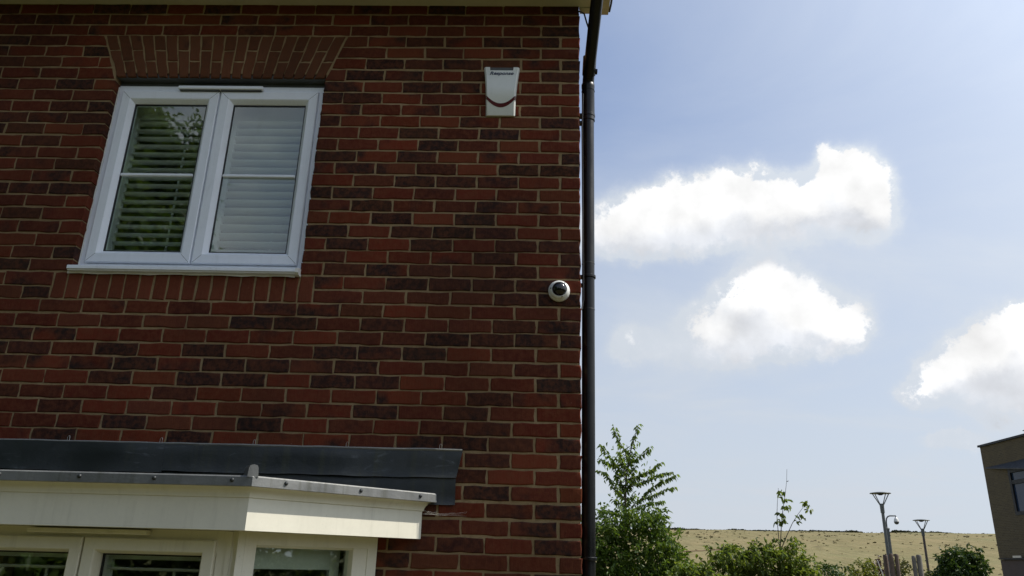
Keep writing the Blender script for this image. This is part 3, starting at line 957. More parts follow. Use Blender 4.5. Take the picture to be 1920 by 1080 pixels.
def sheet(x0_, x1_, z0_, z1_, yb, name, slant0=0.0, slant1=0.0, amp=.006):
    mb = MB(); nx = max(4, int((x1_ - x0_) / .05)); nz = 5; fr = []
    for j in range(nz + 1):
        for i in range(nx + 1):
            u, v = i / nx, j / nz
            xx = x0_ + (x1_ - x0_) * u + slant0 * (1 - u) * (1 - v) + slant1 * u * (1 - v)
            zz = z0_ + (z1_ - z0_) * v + math.sin(xx * 9 + 1.1) * .0015 + (math.sin(xx * 31) * .0012 if j == 0 else 0)
            yy = yb - .004 - amp * (math.sin(xx * 7.3 + zz * 5) * .5 + math.sin(xx * 17 + 2) * .3) - (.005 if j == 0 else 0)
            if j == nz: yy = yb + .001; zz += .0
            fr.append((xx, yy, zz))
    n1 = len(fr); bk = [(x, yb + .002, z) for x, y, z in fr]
    fs = [(j * (nx + 1) + i, j * (nx + 1) + i + 1, (j + 1) * (nx + 1) + i + 1, (j + 1) * (nx + 1) + i) for j in range(nz) for i in range(nx)]
    mb.add(fr, fs)
    edge = [i for i in range(nx + 1)] + [j * (nx + 1) + nx for j in range(1, nz + 1)] + [nz * (nx + 1) + i for i in range(nx - 1, -1, -1)] + [j * (nx + 1) for j in range(nz - 1, 0, -1)]
    m_ = len(edge)
    mb.add([fr[i] for i in edge] + [bk[i] for i in edge], [(q, (q + 1) % m_, m_ + (q + 1) % m_, m_ + q) for q in range(m_)])
    return mb.build(name, M_LEAD, roofb, True)


sheet(-2.030, -.569, 2.008, 2.138, -.009, 'lead_flashing', 0.012, -.026)
sheet(-3.56, -2.018, 2.000, 2.138, -.0135, 'lead_flashing', 0, .010)
sheet(-3.55, -.597, 1.884, 2.0065, -.004, 'lead_upstand', 0, .002)
ld = MB()
pts = [(-3.55 + i * .1, -.006 + rnd.uniform(-.002, .001), 2.140 + rnd.uniform(-.0015, .0015)) for i in range(31)]
pts[-1] = (-.572, -.005, 2.139)
ld.tube(pts, .0062, 5); ld.build('flashing_pointing', mat('grey_pointing', (.20, .20, .18), .8, var=.2, bump=.6, bscale=80), roofb)
for xx in (-2.041, -1.583, -1.129, -.676, -2.50, -2.95):
    cl = MB(); z0_ = 2.142; w = .0055
    cl.tube([(xx - w, -.008, z0_), (xx - w, -.008, z0_ + .018), (xx - w * .4, -.008, z0_ + .025), (xx + w * .5, -.008, z0_ + .025), (xx + w, -.008, z0_ + .018), (xx + w, -.008, z0_), (xx - w, -.008, z0_)], 0.0012, 5)
    cl.build('flashing_clip', M_STEEL, roofb)


def nail(p, nrm):
    nb = MB(); nb.lathe(p, nrm, [(.0085, -.001), (.0082, .003), (.0062, .0062), (.003, .0076)], 10, False, True)
    nb.build('nail', M_LEAD, roofb, True)


for xx in (-2.349, -2.024, -1.724, -1.413, -2.68): nail((xx, -.6635, 1.917), (0, -1, 0))
dc = bay_poly(.0535)[2]
for t_ in (.146, .503, .826): nail((dc[0] + t_ * S2, dc[1] + t_ * S2, 1.917), (S2, -S2, 0))

# frames of the bay: front and two angled sides
Z0B, Z1B = .78, 1.7305
front_x = BC + .658          # right corner of the frame plane y=-.46
L_ANG = .46 / S2 - .004


def ang_right(p):
    u, v, z = p
    return (front_x + u * S2 - v * S2, -.46 + u * S2 + v * S2, z)


def ang_left(p):
    x, y, z = ang_right(p)
    return (2 * BC - x, y, z)


def front_map(p):
    return (p[0], -.46 + p[1], p[2])


def bay_sash(M, a, b_, top, parent, prof):
    s = MB(M); s.ring(a, b_, Z0B + .06, top, prof)
    s.build('sash', M_CREAM, parent)
    ins = max(t for t, _ in prof)
    s = MB(M); s.ring(a + ins - .001, b_ - ins + .001, Z0B + .06 + ins, top - ins, [(0, .05), (0, .034), (.006, .034), (.006, .05)])
    s.build('gasket', M_GASKET, parent)
    s = MB(M); s.box(a + ins - .002, b_ - ins + .002, .040, .044, Z0B + .06 + ins - .002, top - ins + .002)
    s.build('pane', M_GLASS, parent)


bf = MB(front_map); bf.ring(BC - .658, front_x, Z0B, Z1B + .0195, [(.020, .07), (.020, .0), (.108, .0), (.113, .006), (.113, .07)])
bf.box(BC - .035, BC + .035, .004, .07, Z0B + .1135, Z1B - .094)
bf.build('bay_frame', M_CREAM, bay)
BS = [(0, .05), (0, -.016), (.004, -.020), (.046, -.020), (.050, -.016), (.060, .020), (.060, .05)]
bay_sash(front_map, BC - .545, BC - .004, 1.692, bay, BS)
bay_sash(front_map, BC + .004, BC + .545, 1.692, bay, BS)
bv = MB(front_map); bv.box(-2.291, -1.793, -.045, -.001, 1.706, 1.725, .004); bv.build('trickle_vent', M_CREAM, bay)
for M in (ang_right, ang_left):
    bf = MB(M); bf.ring(0.003, L_ANG, Z0B, Z1B, [(0, .07), (0, .0), (.050, .0), (.054, .012), (.060, .026), (.060, .07)])
    bf.build('bay_frame', M_CREAM, bay)
    bf = MB(M); bf.box(L_ANG - .124, L_ANG - .047, .004, .068, Z0B + .047, Z1B - .0515); bf.build('frame_mullion', M_CREAM, bay)
    bf = MB(M); bf.box(.058, L_ANG - .116, .040, .044, Z0B + .058, Z1B - .058); bf.build('pane', M_GLASS, bay)
    bf = MB(M); bf.box(-.030, .0015, -.002, .07, Z0B, Z1B); bf.build('corner_post', M_CREAM, bay)
for s in (1, -1):       # small posts where the front frame meets the corner
    mb = MB(front_map); xx = BC + s * .5975
    mb.box(xx - .010, xx + .010, -.006, -.001, Z0B, Z1B - .003); mb.build('post_bead', M_CREAM, bay)
pb = MB(); o = bay_poly(-.15)
pb.loft([[p + (0.0,) for p in o], [p + (.779,) for p in o]], True, True); pb.build('bay_plinth', M_MORTAR, house)
# shutters in the bay
shutter('white louvred shutter behind the left front pane of the bay window', BC - .53, BC - .02, .86, 1.655, -.34, R(84), .075, rail=.045, width=.084)
shutter('white louvred shutter behind the right front pane of the bay window', BC + .02, BC + .53, .86, 1.655, -.34, R(84), .075, rail=.045, width=.084)
shutter('white louvred shutter behind the angled side pane of the bay window', .045, L_ANG - .11, .86, 1.70, .150, R(82), .075, M=ang_right, rail=.115, width=.084)

# a cobweb between fascia end and wall
wb = MB()
for i in range(6):
    a = at_y(792 + rnd.uniform(-2, 4), 958 + rnd.uniform(-3, 8), -.02); b_ = at_y(rnd.uniform(820, 880), rnd.uniform(958, 972), -.006)
    m_ = [(a[q] + b_[q]) / 2 for q in range(3)]; m_[2] -= rnd.uniform(.002, .012)
    wb.tube([tuple(a), tuple(m_), tuple(b_)], .0003, 3, False)
tag(wb.build('cobweb', M_WEB), 'wispy cobweb between the end of the bay fascia and the brick wall', 'cobweb')

# ------------------------------------------------------------------ alarm box
AX0, AZ0 = -.446, 4.1455
al = empty('alarm_box', 'white tapering burglar alarm box with red curved stripe high on the brick wall', 'alarm', (AX0, 0, AZ0))
HA = .302


def a_half(t):   # t 0 top..1 bottom
    return .0995 - .0195 * t - .006 * math.sin(t * math.pi) + .0025


def a_front(t):
    return -.030 - .030 * math.sin(min(1, t * 1.15 + .12) * math.pi * .62) + .130 * max(0, t - .50) ** 1.5


def alarm_shell():
    mb = MB(); nz, nx = 24, 14; g_ = {}
    V, F = [], []
    notch = .066

    def zt(u):
        return HA / 2 - (.0165 if abs(u) < notch else 0)
    us_n = [-1, -.97, -.9, -.78, -.67, -.6601, -.4, -.13, .13, .4, .6601, .67, .78, .9, .97, 1]
    for j in range(nz + 1):
        t = j / nz
        for i, q in enumerate(us_n):
            hw = a_half(t); x = q * hw
            bev = .012 * max(0, (abs(q) - .9) / .1) ** 2
            z = HA / 2 - t * HA
            if j == 0 and abs(q) <= .662: z -= .0
            V.append((x, a_front(t) + bev, z))
    m_ = len(us_n)
    for j in range(nz):
        for i in range(m_ - 1):
            if j < 2 and 5 <= i <= 9: continue
            F.append((j * m_ + i, j * m_ + i + 1, (j + 1) * m_ + i + 1, (j + 1) * m_ + i))
    mb.add(V, F)
    # sides, bottom and top back to the wall
    for i in (0, m_ - 1):
        L_ = [V[j * m_ + i] for j in range(nz + 1)]
        mb.add(L_ + [(x, .0, z) for x, y, z in L_], [(j, j + 1, nz + 2 + j, nz + 1 + j) for j in range(nz)])
    L_ = [V[nz * m_ + i] for i in range(m_)]
    mb.add(L_ + [(x, .0, z) for x, y, z in L_], [(i, i + 1, m_ + i + 1, m_ + i) for i in range(m_ - 1)])
    for rng_, row in ((range(0, 5), 0), (range(10, m_ - 1), 0), (range(5, 10), 2)):
        for i in rng_:
            a, b_ = V[row * m_ + i], V[row * m_ + i + 1]
            mb.add([a, b_, (b_[0], 0, b_[2]), (a[0], 0, a[2])], [(0, 1, 2, 3)])
    return mb


alarm_shell().build('cover', M_ALARM, al, True)
mb = MB(); mb.box(-.0645, .0645, -.0335, -.002, HA / 2 - .040, HA / 2 - .0005); mb.build('base_plate', M_LINTEL, al)
# red curved band
mb = MB(); nb = 22; V = []
for e, out in ((0, 0), (1, 0)):
    for i in range(nb + 1):
        q = -1 + 2 * i / nb; t = .645 + .150 * (1 - q * q) + (.068 if e else 0) * (1.05 - .1 * abs(q)); hw = a_half(t)
        bev = .012 * max(0, (abs(q) - .9) / .1) ** 2
        V.append((q * hw * 1.004, a_front(t) + bev - .0012, HA / 2 - t * HA))
mb.add(V, [(i, i + 1, nb + 2 + i, nb + 1 + i) for i in range(nb)])
for i in (0, nb):
    a, b_ = V[i], V[nb + 1 + i]
    mb.add([a, b_, (b_[0], -.002, b_[2]), (a[0], -.002, a[2])], [(0, 1, 2, 3)])
mb.build('red_stripe', M_RED, al)
tx = bpy.data.curves.new('lettering', 'FONT'); tx.body = 'Response'; tx.size = .0345; tx.align_x = 'CENTER'; tx.align_y = 'CENTER'
tx.shear = .28; tx.offset = .0006; tx.extrude = .0004; tx.space_character = 1.0
to = bpy.data.objects.new('tmp', tx); COL.objects.link(to)
dg = bpy.context.evaluated_depsgraph_get(); tm = bpy.data.meshes.new_from_object(to.evaluated_get(dg)); bpy.data.objects.remove(to)
tm.materials.clear(); tm.materials.append(M_NAVY); tm.name = 'lettering'
lo = link('lettering', tm, al)
t_l = .165
lo.location = (.0, a_front(t_l) - .0016, HA / 2 - t_l * HA); slope = math.atan2(a_front(t_l + .04) - a_front(t_l - .04), -(HA * .08))
lo.rotation_euler = (R(90) + math.atan2(a_front(t_l + .05) - a_front(t_l - .05), HA * .10), 0, 0)

# ------------------------------------------------------------------ dome camera
cc = empty('dome_camera', 'small white dome security camera with smoked bubble beside the black drainpipe', 'camera', (-.112, 0, 2.957))
mb = MB(); mb.lathe((0, .0, 0), (0, -1, 0), [(.054, -.004), (.0555, .004), (.0555, .016), (.054, .022), (.051, .024)], 36, True, False)
mb.lathe((0, .0, 0), (0, -1, 0), [(.051, .024), (.0505, .030), (.046, .040), (.040, .045), (.0375, .045), (.0365, .041)], 36, False, False)
mb.build('housing', M_WHITEPL, cc, True)
mb = MB(); mb.lathe((0, 0, 0), (0, -1, 0), [(.0365 * math.cos(R(a)), .042 + .031 * math.sin(R(a))) for a in (0, 12, 25, 38, 50, 62, 74, 84)], 32, False, True)
mb.build('smoked_bubble', M_DOME, cc, True)
for a in (50, 175, 290):
    mb = MB(); p = (math.cos(R(a)) * .0437, -.0425, math.sin(R(a)) * .0437)
    mb.lathe(p, (math.cos(R(a)) * .55, -.83, math.sin(R(a)) * .55), [(.0033, -.002), (.0033, .0012), (.002, .0016)], 8, False, True); mb.build('screw', M_GASKET, cc)

# ------------------------------------------------------------------ drainpipe
dp = empty('drainpipe', 'black plastic drainpipe with swan neck at the corner of the brick house', 'drainpipe', (.055, .15, 0))


def dmap(p):
    return (p[0] - .055, p[1] - .15, p[2])


PX, PY, PR = .058, .15, .034


def px_at(z):
    return .040 + .018 * max(0, (z - 1.6) / 2.7)


mb = MB(dmap); mb.tube([(px_at(0), PY, 0.02), (px_at(1.6), PY, 1.6), (px_at(4.255), PY, 4.255)], PR, 28); mb.build('pipe', M_BLACK, dp, True)
mb = MB(dmap); mb.lathe((PX - .0005, PY, 4.060), (0, 0, 1), [(.0345, 0), (.0375, .003), (.0375, .225), (.0388, .229), (.0388, .250), (.036, .254)], 28, True, True)
mb.build('socket', M_BLACK, dp, True)
for z in (2.908, 3.169, 4.262):
    mb = MB(dmap); mb.lathe((px_at(z), PY, z), (0, 0, 1), [(.0342 if z < 4 else .038, 0), (.0352 if z < 4 else .0395, .0015), (.0352, .003), (.0342, .0045)], 28, False, False); mb.build('pipe_joint', M_RUBBER, dp, True)
mb = MB(dmap)
pts = [(PX, PY, 4.27), (PX, PY, 4.305), (PX + .001, PY - .012, 4.335), (PX + .002, PY - .05, 4.365), (.076, -.30, 4.545), (.082, -.46, 4.66), (.084, -.485, 4.70), (.084, -.49, 4.78)]
mb.tube(pts, [.0345, .0345, .0345, .034, .034, .034, .0345, .035], 24); mb.build('swan_neck', M_BLACK, dp, True)
mb = MB(dmap); a = Vector((PX + .002, PY - .035, 4.353)); b_ = Vector((.060, PY - .125, 4.418))
mb.tube([tuple(a), tuple(a.lerp(b_, .02)), tuple(b_), tuple(b_.lerp(a, -.02))], [.035, .039, .039, .035], 24)
mb.box(.086, .108, .075, .105, 4.352, 4.370); mb.build('elbow_collar', M_BLACK, dp, True)
mb = MB(dmap); mb.tube([(.084, -.49, 4.80), (.084, -.49, 4.99)], .036, 20); mb.build('gutter_outlet', M_BLACK, dp, True)
for z, hh in ((4.088, .016), (3.088, .014), (1.655, .015)):
    PX = px_at(z)
    mb = MB(dmap); mb.lathe((PX, PY, z), (0, 0, 1), [(.0385, 0), (.0405, .002), (.0405, hh), (.0385, hh + .002)], 28, True, True)
    mb.box(-.001, PX - .022, PY - .022, PY + .022, z + .002, z + hh - .001)
    mb.build('pipe_clip', M_BLACK, dp, True)
    mb = MB(dmap); mb.box(-.001, .006, PY - .045, PY + .045, z - .048, z - .032); mb.box(.007, .02, PY - .018, PY + .018, z - .046, z - .033); mb.build('clip_back_plate', M_BLACK, dp)
mb = MB(); mb.tube([(.024, .105, 4.22), (.018, .10, 4.0), (.019, .10, 3.5), (.020, .10, 3.12), (.0195, .10, 2.95), (.012, .095, 2.90), (.002, .08, 2.885)], .0042, 6)
tag(mb.build('cable', M_RUBBER, None, True), 'thin black cable running down between the drainpipe and the wall corner', 'cable')
gut = MB(); n_g = 10
loops = []
for x in (-6.3, .10):
    o_ = [(x, -.495 + .056 * math.cos(R(a)), 4.985 + .056 * math.sin(R(a))) for a in range(180, 361, 18)]
    i_ = [(x, -.495 + .053 * math.cos(R(a)), 4.985 + .053 * math.sin(R(a))) for a in range(360, 179, -18)]
    loops.append(o_ + i_)
gut.loft(loops, True, True)
tag(gut.build('gutter', M_BLACK, house, True))

# ------------------------------------------------------------------ far building
fb = empty('distant_building', 'flat roofed brown brick building at the right edge beyond the field hedge', 'building', (22, 35.4, 0))


def fmap(p):
    return (p[0] - 22, p[1] - 35.4, p[2])


def far_brick():
    m = bpy.data.materials.new('brown_far_brick'); m.use_nodes = True; k = NT(m.node_tree); p = k.n['Principled BSDF']
    g = k.new('ShaderNodeNewGeometry').outputs['Position']; sp = k.new('ShaderNodeSeparateXYZ', {0: g})
    uv = k.new('ShaderNodeCombineXYZ', {0: k.math('ADD', sp.outputs[0], sp.outputs[1]), 1: sp.outputs[2]}).outputs[0]
    b = k.new('ShaderNodeTexBrick', {'Vector': uv, 'Scale': 1.0, 'Color1': (.100, .077, .038, 1), 'Color2': (.068, .051, .026, 1), 'Mortar': (.125, .105, .070, 1), 'Mortar Size': .008, 'Brick Width': .225, 'Row Height': .075, 'Bias': 0.0})
    n_ = k.noise(g, 1.3, 5, .6); n2 = k.noise(k.vmath('MULTIPLY', g, (1, 1, 9)), 1.4, 4, .6)
    col = k.mix(k.smooth(n_, .35, .7, 0, .5), b.outputs[0], (.078, .06, .034, 1)); col = k.mix(k.smooth(n2, .5, .75, 0, .4), col, (.052, .04, .028, 1))
    k.set(p.inputs['Base Color'], col); p.inputs['Roughness'].default_value = .9
    bp = k.new('ShaderNodeBump', {'Height': b.outputs['Fac'], 'Strength': .5, 'Distance': .01}); bp.invert = True; k.set(p.inputs['Normal'], bp.outputs[0])
    return m


M_FB = far_brick(); M_FBD = mat('plum_brick_band', (.075, .055, .050), .85, var=.2, vscale=3)
M_DKM = mat('dark_grey_metal', (.014, .016, .019), .55, metal=.0, var=.15, spec=.3)
YB = 35.45
mb = MB(fmap)
mb.box(22, 22.3, 33.52, YB, 2.40, 7.60); mb.box(22, 22.3, 20, 33.52, 6.30, 7.60); mb.box(22, 22.3, 31.0, 33.52, 2.40, 4.24); mb.box(22, 22.3, 20, 31.0, 2.40, 6.30)
mb.box(22.3, 34, YB - .3, YB, 0, 7.60); mb.box(33.7, 34, 20, YB - .3, 0, 7.6); mb.box(22.3, 33.7, 20, 20.3, 0, 7.6); mb.box(22.3, 33.7, 20.3, YB - .3, 7.3, 7.5)
mb.build('wall', M_FB, fb)
mb = MB(fmap); mb.box(22.02, 22.3, 20, YB - .02, 0, 2.33); mb.build('lower_wall', M_FBD, fb)
mb = MB(fmap); mb.box(21.93, 22.3, 20, YB - .06, 2.335, 2.395); mb.build('string_course', M_DKM, fb)
mb = MB(fmap); mb.box(21.93, 22.0, 33.6, 34.25, 2.41, 2.50); mb.build('wall_light', M_STEEL, fb)
mb = MB(fmap); mb.box(21.92, 22.4, 19.9, YB + .08, 7.605, 7.70); mb.build('roof_coping', M_DKM, fb)
dd = ray(1920, 880); q = CAM + dd * ((21.55 - CAM[0]) / dd[0]); tip = np.array([22.0, 35.28, 6.545]); q = tip + (q - tip) * 1.6
wl_ = (22.0, q[1], 6.58)
mb = MB(fmap)
tri = [tuple(tip), tuple(q), wl_, (tip[0], tip[1], tip[2] + .05), (q[0], q[1], q[2] + .06), (22.0, q[1], 6.66)]
mb.add(tri, [(0, 1, 2), (3, 5, 4), (0, 3, 4, 1), (1, 4, 5, 2), (0, 2, 5, 3)])
mb.build('canopy', M_DKM, fb)
fw = bpy.data.objects.new('window', None); COL.objects.link(fw); fw.parent = fb


def wmap(p):        # u along -Y, v into the wall
    return fmap((22 + p[1], 33.52 - p[0], p[2]))


mb = MB(wmap); mb.ring(0.002, 2.518, 4.242, 6.298, [(0, .12), (0, -.02), (.16, -.02), (.16, .12)]); mb.box(.162, 2.358, -.01, .1, 5.62, 5.80); mb.box(1.2, 1.3, -.005, .1, 4.41, 5.615)
mb.build('window_frame', M_DKM, fw)
mb = MB(wmap); mb.box(.161, 2.359, .05, .06, 4.40, 5.615); mb.box(.161, 2.359, .05, .06, 5.805, 6.138); mb.build('pane', mat('dark_reflective_glass', (.022, .038, .070), .10, spec=.25), fw)
mb = MB(fmap)
for a, b_ in (((22.4, 31.95, 7.70), (22.4, 31.9, 8.02)), ((22.4, 31.9, 7.96), (22.3, 32.3, 7.93)), ((22.4, 31.9, 7.96), (22.6, 31.4, 8.1)), ((22.4, 31.7, 7.70), (22.4, 31.9, 8.02)), ((22.3, 32.3, 7.93), (22.6, 31.4, 8.0))):
    mb.tube([a, b_], .02, 5)
mb.build('roof_aerial', M_DKM, fb)

# ------------------------------------------------------------------ street lamps
M_LAMP = mat('grey_green_steel', (.105, .115, .115), .45, metal=.3, var=.1)
M_POSTB = mat('bronze_steel', (.085, .068, .062), .5, metal=.3, var=.12)


def lamp(x, y, top, label, mpost):
    g_ = float(hill(x, y)); t = empty('street_lamp', label, 'street lamp', (x, y, g_), 'post top street lamps in front of the field')
    H = top - g_
    mb = MB(); mb.tube([(0, 0, -.1), (0, 0, 1.0), (0, 0, H - .78)], [.075, .062, .056], 14); mb.build('post', mpost, t, True)
    mb = MB(); mb.lathe((0, 0, H - .80), (0, 0, 1), [(.056, 0), (.075, .01), (.078, .25), (.085, .32), (.06, .36)], 14); mb.build('sleeve', M_LAMP, t, True)
    for a in (10, 100, 190, 280):
        ca, sa = math.cos(R(a)), math.sin(R(a))
        mb = MB(); mb.tube([(ca * .06, sa * .06, H - .52), (ca * .36, sa * .36, H - .05)], .018, 6); mb.build('strut', M_LAMP, t)
    mb = MB(); mb.lathe((0, 0, H - .06), (0, 0, 1), [(.385, 0), (.395, .012), (.38, .028), (.22, .055), (.05, .068)], 28); mb.build('canopy', M_LAMP, t, True)
    mb = MB(); mb.lathe((0, 0, H - .12), (0, 0, 1), [(.05, 0), (.11, .03), (.13, .06)], 16); mb.build('lamp_head', M_DKM, t, True)
    return t


lamp(13.56, 28, 4.62, 'taller nearer street lamp with cone frame head beside the security camera pole', M_LAMP)
lamp(19.33, 37, 4.18, 'smaller farther street lamp with bronze post left of the dark round bush', M_POSTB)
# camera pole
cp = empty('camera_pole', 'grey pole with curved arm carrying a hanging dome camera beside the taller lamp', 'camera pole', (14.52, 30, 0))
mb = MB(); mb.tube([(0, 0, -.1), (0, 0, 3.30)], .085, 14); mb.lathe((0, 0, 3.30), (0, 0, 1), [(.10, 0), (.10, .05), (.05, .09)], 14); mb.build('pole', M_LAMP, cp, True)
mb = MB(); mb.tube([(0, 0, 3.36), (.005, 0, 3.62), (.03, 0, 3.74), (.09, 0, 3.82), (.18, 0, 3.855), (.42, 0, 3.86), (.425, 0, 3.76)], .028, 8); mb.build('curved_arm', M_LAMP, cp, True)
mb = MB(); mb.lathe((.425, 0, 3.80), (0, 0, -1), [(.03, 0), (.06, .03), (.085, .09), (.095, .15), (.10, .17)], 16, True, False); mb.build('camera_hood', M_WHITEPL, cp, True)
mb = MB(); mb.lathe((.425, 0, 3.63), (0, 0, -1), [(.098, 0), (.092, .05), (.06, .10), (.02, .115)], 16, False, True); mb.build('camera_dome', mat('grey_dome', (.10, .10, .11), .2), cp, True)

# timber posts
M_TIM = mat('weathered_timber', (.105, .074, .058), .85, var=.3, vscale=9, bump=.6, bscale=30)
M_TIM2 = mat('grey_timber', (.15, .135, .118), .85, var=.3, vscale=9, bump=.6, bscale=30)
POSTS = [(1659, 1040, .065, M_TIM, 'leftmost rounded reddish timber post of the cluster below the tall lamp'),
         (1669, 1038, .060, M_TIM, 'middle rounded reddish timber post of the cluster below the tall lamp'),
         (1678, 1039, .055, M_TIM, 'rightmost reddish timber post of the cluster below the tall lamp'),
         (1711, 1042, .055, M_TIM2, 'narrower grey timber post left of its pair between cluster and small lamp'),
         (1721, 1040, .072, M_TIM2, 'thicker grey timber post with chamfered top between cluster and small lamp')]
for px, py, r_, m_, lab in POSTS:
    q = at_y(px, py, 20 + rnd.uniform(-.15, .15))
    mb = MB(); mb.lathe((0, 0, -.1), (0, 0, 1), [(r_ * 1.1, 0), (r_ * 1.05, 1.0), (r_, q[2] + .05), (r_ * .93, q[2] + .085), (r_ * .78, q[2] + .1)], 14)
    o = mb.build('timber_post', m_, None, True); o.location = (q[0], q[1], 0)
    o.rotation_euler = (rnd.uniform(-.01, .01), rnd.uniform(-.015, .015), 0)
    tag(o, lab, 'post', 'timber posts in front of the field')
a = at_y(1645, 1050, 19); b_ = at_y(1656, 1080, 19); d_ = (b_ - a) / (a[2] - b_[2])
mb = MB(); mb.tube([tuple(a), tuple(a + d_ * (a[2] + .1))], .014, 6)
tag(mb.build('thin_pole', mat('pale_metal', (.55, .53, .50), .4)), 'thin pale pole leaning left of the reddish timber posts', 'pole')

# ------------------------------------------------------------------ vegetation


def leaf_mesh(name, P, D, Ln, W, material, fold=.7, droop=.22, simple=False):
    P, D = np.asarray(P, float), np.asarray(D, float); n = len(P)
    D = D / np.linalg.norm(D, axis=1, keepdims=True)
    rr = nrg.normal(size=(n, 3)); rr[:, 2] += 1.2
    S = np.cross(D, rr); S /= np.linalg.norm(S, axis=1, keepdims=True) + 1e-9
    N = np.cross(S, D); Ln = np.broadcast_to(Ln, n)[:, None]; W = np.broadcast_to(W, n)[:, None]
    dz = np.array([0, 0, 1.])

    def vt(t, w, f_):
        return P + D * Ln * t + S * W * w + N * W * abs(w) * fold * f_ - dz * Ln * droop * t * t
    if simple:
        V = np.stack([vt(0, 0, 0), vt(.45, .5, 1), vt(1, 0, 0), vt(.45, -.5, 1)], 1).reshape(-1, 3); nv, fq = 4, [(0, 1, 2), (0, 2, 3)]
    else:
        V = np.stack([vt(0, 0, 0), vt(.30, .47, 1), vt(.68, .36, 1), vt(1, 0, 0), vt(.68, -.36, 1), vt(.30, -.47, 1)], 1).reshape(-1, 3)
        nv, fq = 6, [(0, 1, 2), (0, 2, 3), (0, 3, 4), (0, 4, 5)]
    i = np.arange(n) * nv
    F = np.stack([np.stack([i + q for q in f_], 1) for f_ in fq], 1).reshape(-1, 3)
    me = bpy.data.meshes.new(name)
    me.vertices.add(len(V)); me.vertices.foreach_set('co', V.ravel())
    me.loops.add(F.size); me.loops.foreach_set('vertex_index', F.ravel().astype(np.int32))
    me.polygons.add(len(F)); me.polygons.foreach_set('loop_start', np.arange(0, F.size, 3, dtype=np.int32))
    me.update(calc_edges=True); me.validate()
    me.materials.append(material)
    return me


def rand_dirs(n, up=0.0):
    d = nrg.normal(size=(n, 3)); d[:, 2] += up
    return d / np.linalg.norm(d, axis=1, keepdims=True)


def clump_leaves(centres, radii, per, L, W):
    """twigs of leaves spread through clump ellipsoids"""
    Ps, Ds = [], []
    for c, r_ in zip(centres, radii):
        d = rand_dirs(per); rad = nrg.random(per) ** .45
        P = np.asarray(c) + d * rad[:, None] * np.asarray(r_)
        Ps.append(P); Ds.append(d * .6 + rand_dirs(per, .1) * .7 + np.array([0, 0, -.15]))
    P = np.concatenate(Ps); D = np.concatenate(Ds)
    return P, D, L * nrg.uniform(.7, 1.25, len(P)), W * nrg.uniform(.75, 1.2, len(P))


def bush_from_outline(px_blobs, Y, depth, per_area, L, W, edge=.10):
    """px_blobs: (x, y, rx, ry) patches of foliage in the photograph set at distance Y; returns leaf arrays"""
    Ps, Ds = [], []
    for (x, y, rx, ry) in px_blobs:
        c = at_y(x, y, Y); ex = at_y(x + rx, y, Y); ez = at_y(x, y - ry, Y)
        wx, wz = abs(ex[0] - c[0]), abs(ez[2] - c[2])
        n = int(per_area * wx * wz)
        nt = max(4, n // 9)
        d = rand_dirs(nt); rad = nrg.random(nt) ** .38
        tw = c + d * rad[:, None] * np.array([wx, depth, wz])
        td = d * .5 + rand_dirs(nt, .35) * .8; td /= np.linalg.norm(td, axis=1, keepdims=True)
        q = np.linspace(-.5, .6, 9)
        P = (tw[:, None, :] + td[:, None, :] * (q * edge * 2)[None, :, None] + nrg.normal(size=(nt, 9, 3)) * .008).reshape(-1, 3)
        D = (td[:, None, :] * .6 + nrg.normal(size=(nt, 9, 3)) * .6 + np.array([0, 0, -.12])).reshape(-1, 3)
        Ps.append(P); Ds.append(D)
    P = np.concatenate(Ps); D = np.concatenate(Ds)
    return P, D, L * nrg.uniform(.5, 1.35, len(P)), W * nrg.uniform(.6, 1.25, len(P))


M_LEAFA = leaf_mat('cherry_leaf', (.085, .150, .028), (.150, .215, .048), .60)
M_LEAFB = leaf_mat('bush_leaf', (.058, .115, .020), (.125, .185, .036))
M_LEAFC = leaf_mat('shrub_leaf', (.085, .140, .026), (.165, .215, .050))
M_LEAFD = leaf_mat('dark_bush_leaf', (.026, .058, .014), (.060, .095, .022), .35)
M_LEAFE = leaf_mat('yellow_green_leaf', (.10, .13, .026), (.15, .165, .038))
M_LEAFP = leaf_mat('purple_leaf', (.035, .018, .022), (.060, .028, .032), .3)
M_LEAFO = leaf_mat('olive_leaf', (.060, .072, .022), (.095, .10, .030), .35)
M_BARK = mat('grey_bark', (.070, .055, .042), .85, var=.3, vscale=20, bump=.5)


def rebase(o, loc):
    o.location = loc
    return o


def make_plant(name, label, cat, base, stems, leaves, lm, group=None, leaf_name='foliage', stem_name='stem'):
    """leaves: (P,D,L,W); stems: list of (points, radii)"""
    base = np.asarray(base, float)
    t = empty(name, label, cat, tuple(base), group)
    P, D, L, W = leaves
    o = link(leaf_name, leaf_mesh(leaf_name, P - base, D, L, W, lm), t)
    if stems:
        mb = MB(lambda p: (p[0] - base[0], p[1] - base[1], p[2] - base[2]))
        for pts, rr in stems: mb.tube(pts, rr, 6)
        mb.build(stem_name, M_BARK, t, True)
    return t


def poly_pts(zpts, ox, oy, s, Y, jit=.25):
    out = []
    y0 = Y
    for i, (a, b_) in enumerate(zpts):
        out.append(at_y(ox + a / s, oy + b_ / s, y0)); y0 += rnd.uniform(-jit, jit)
    return out


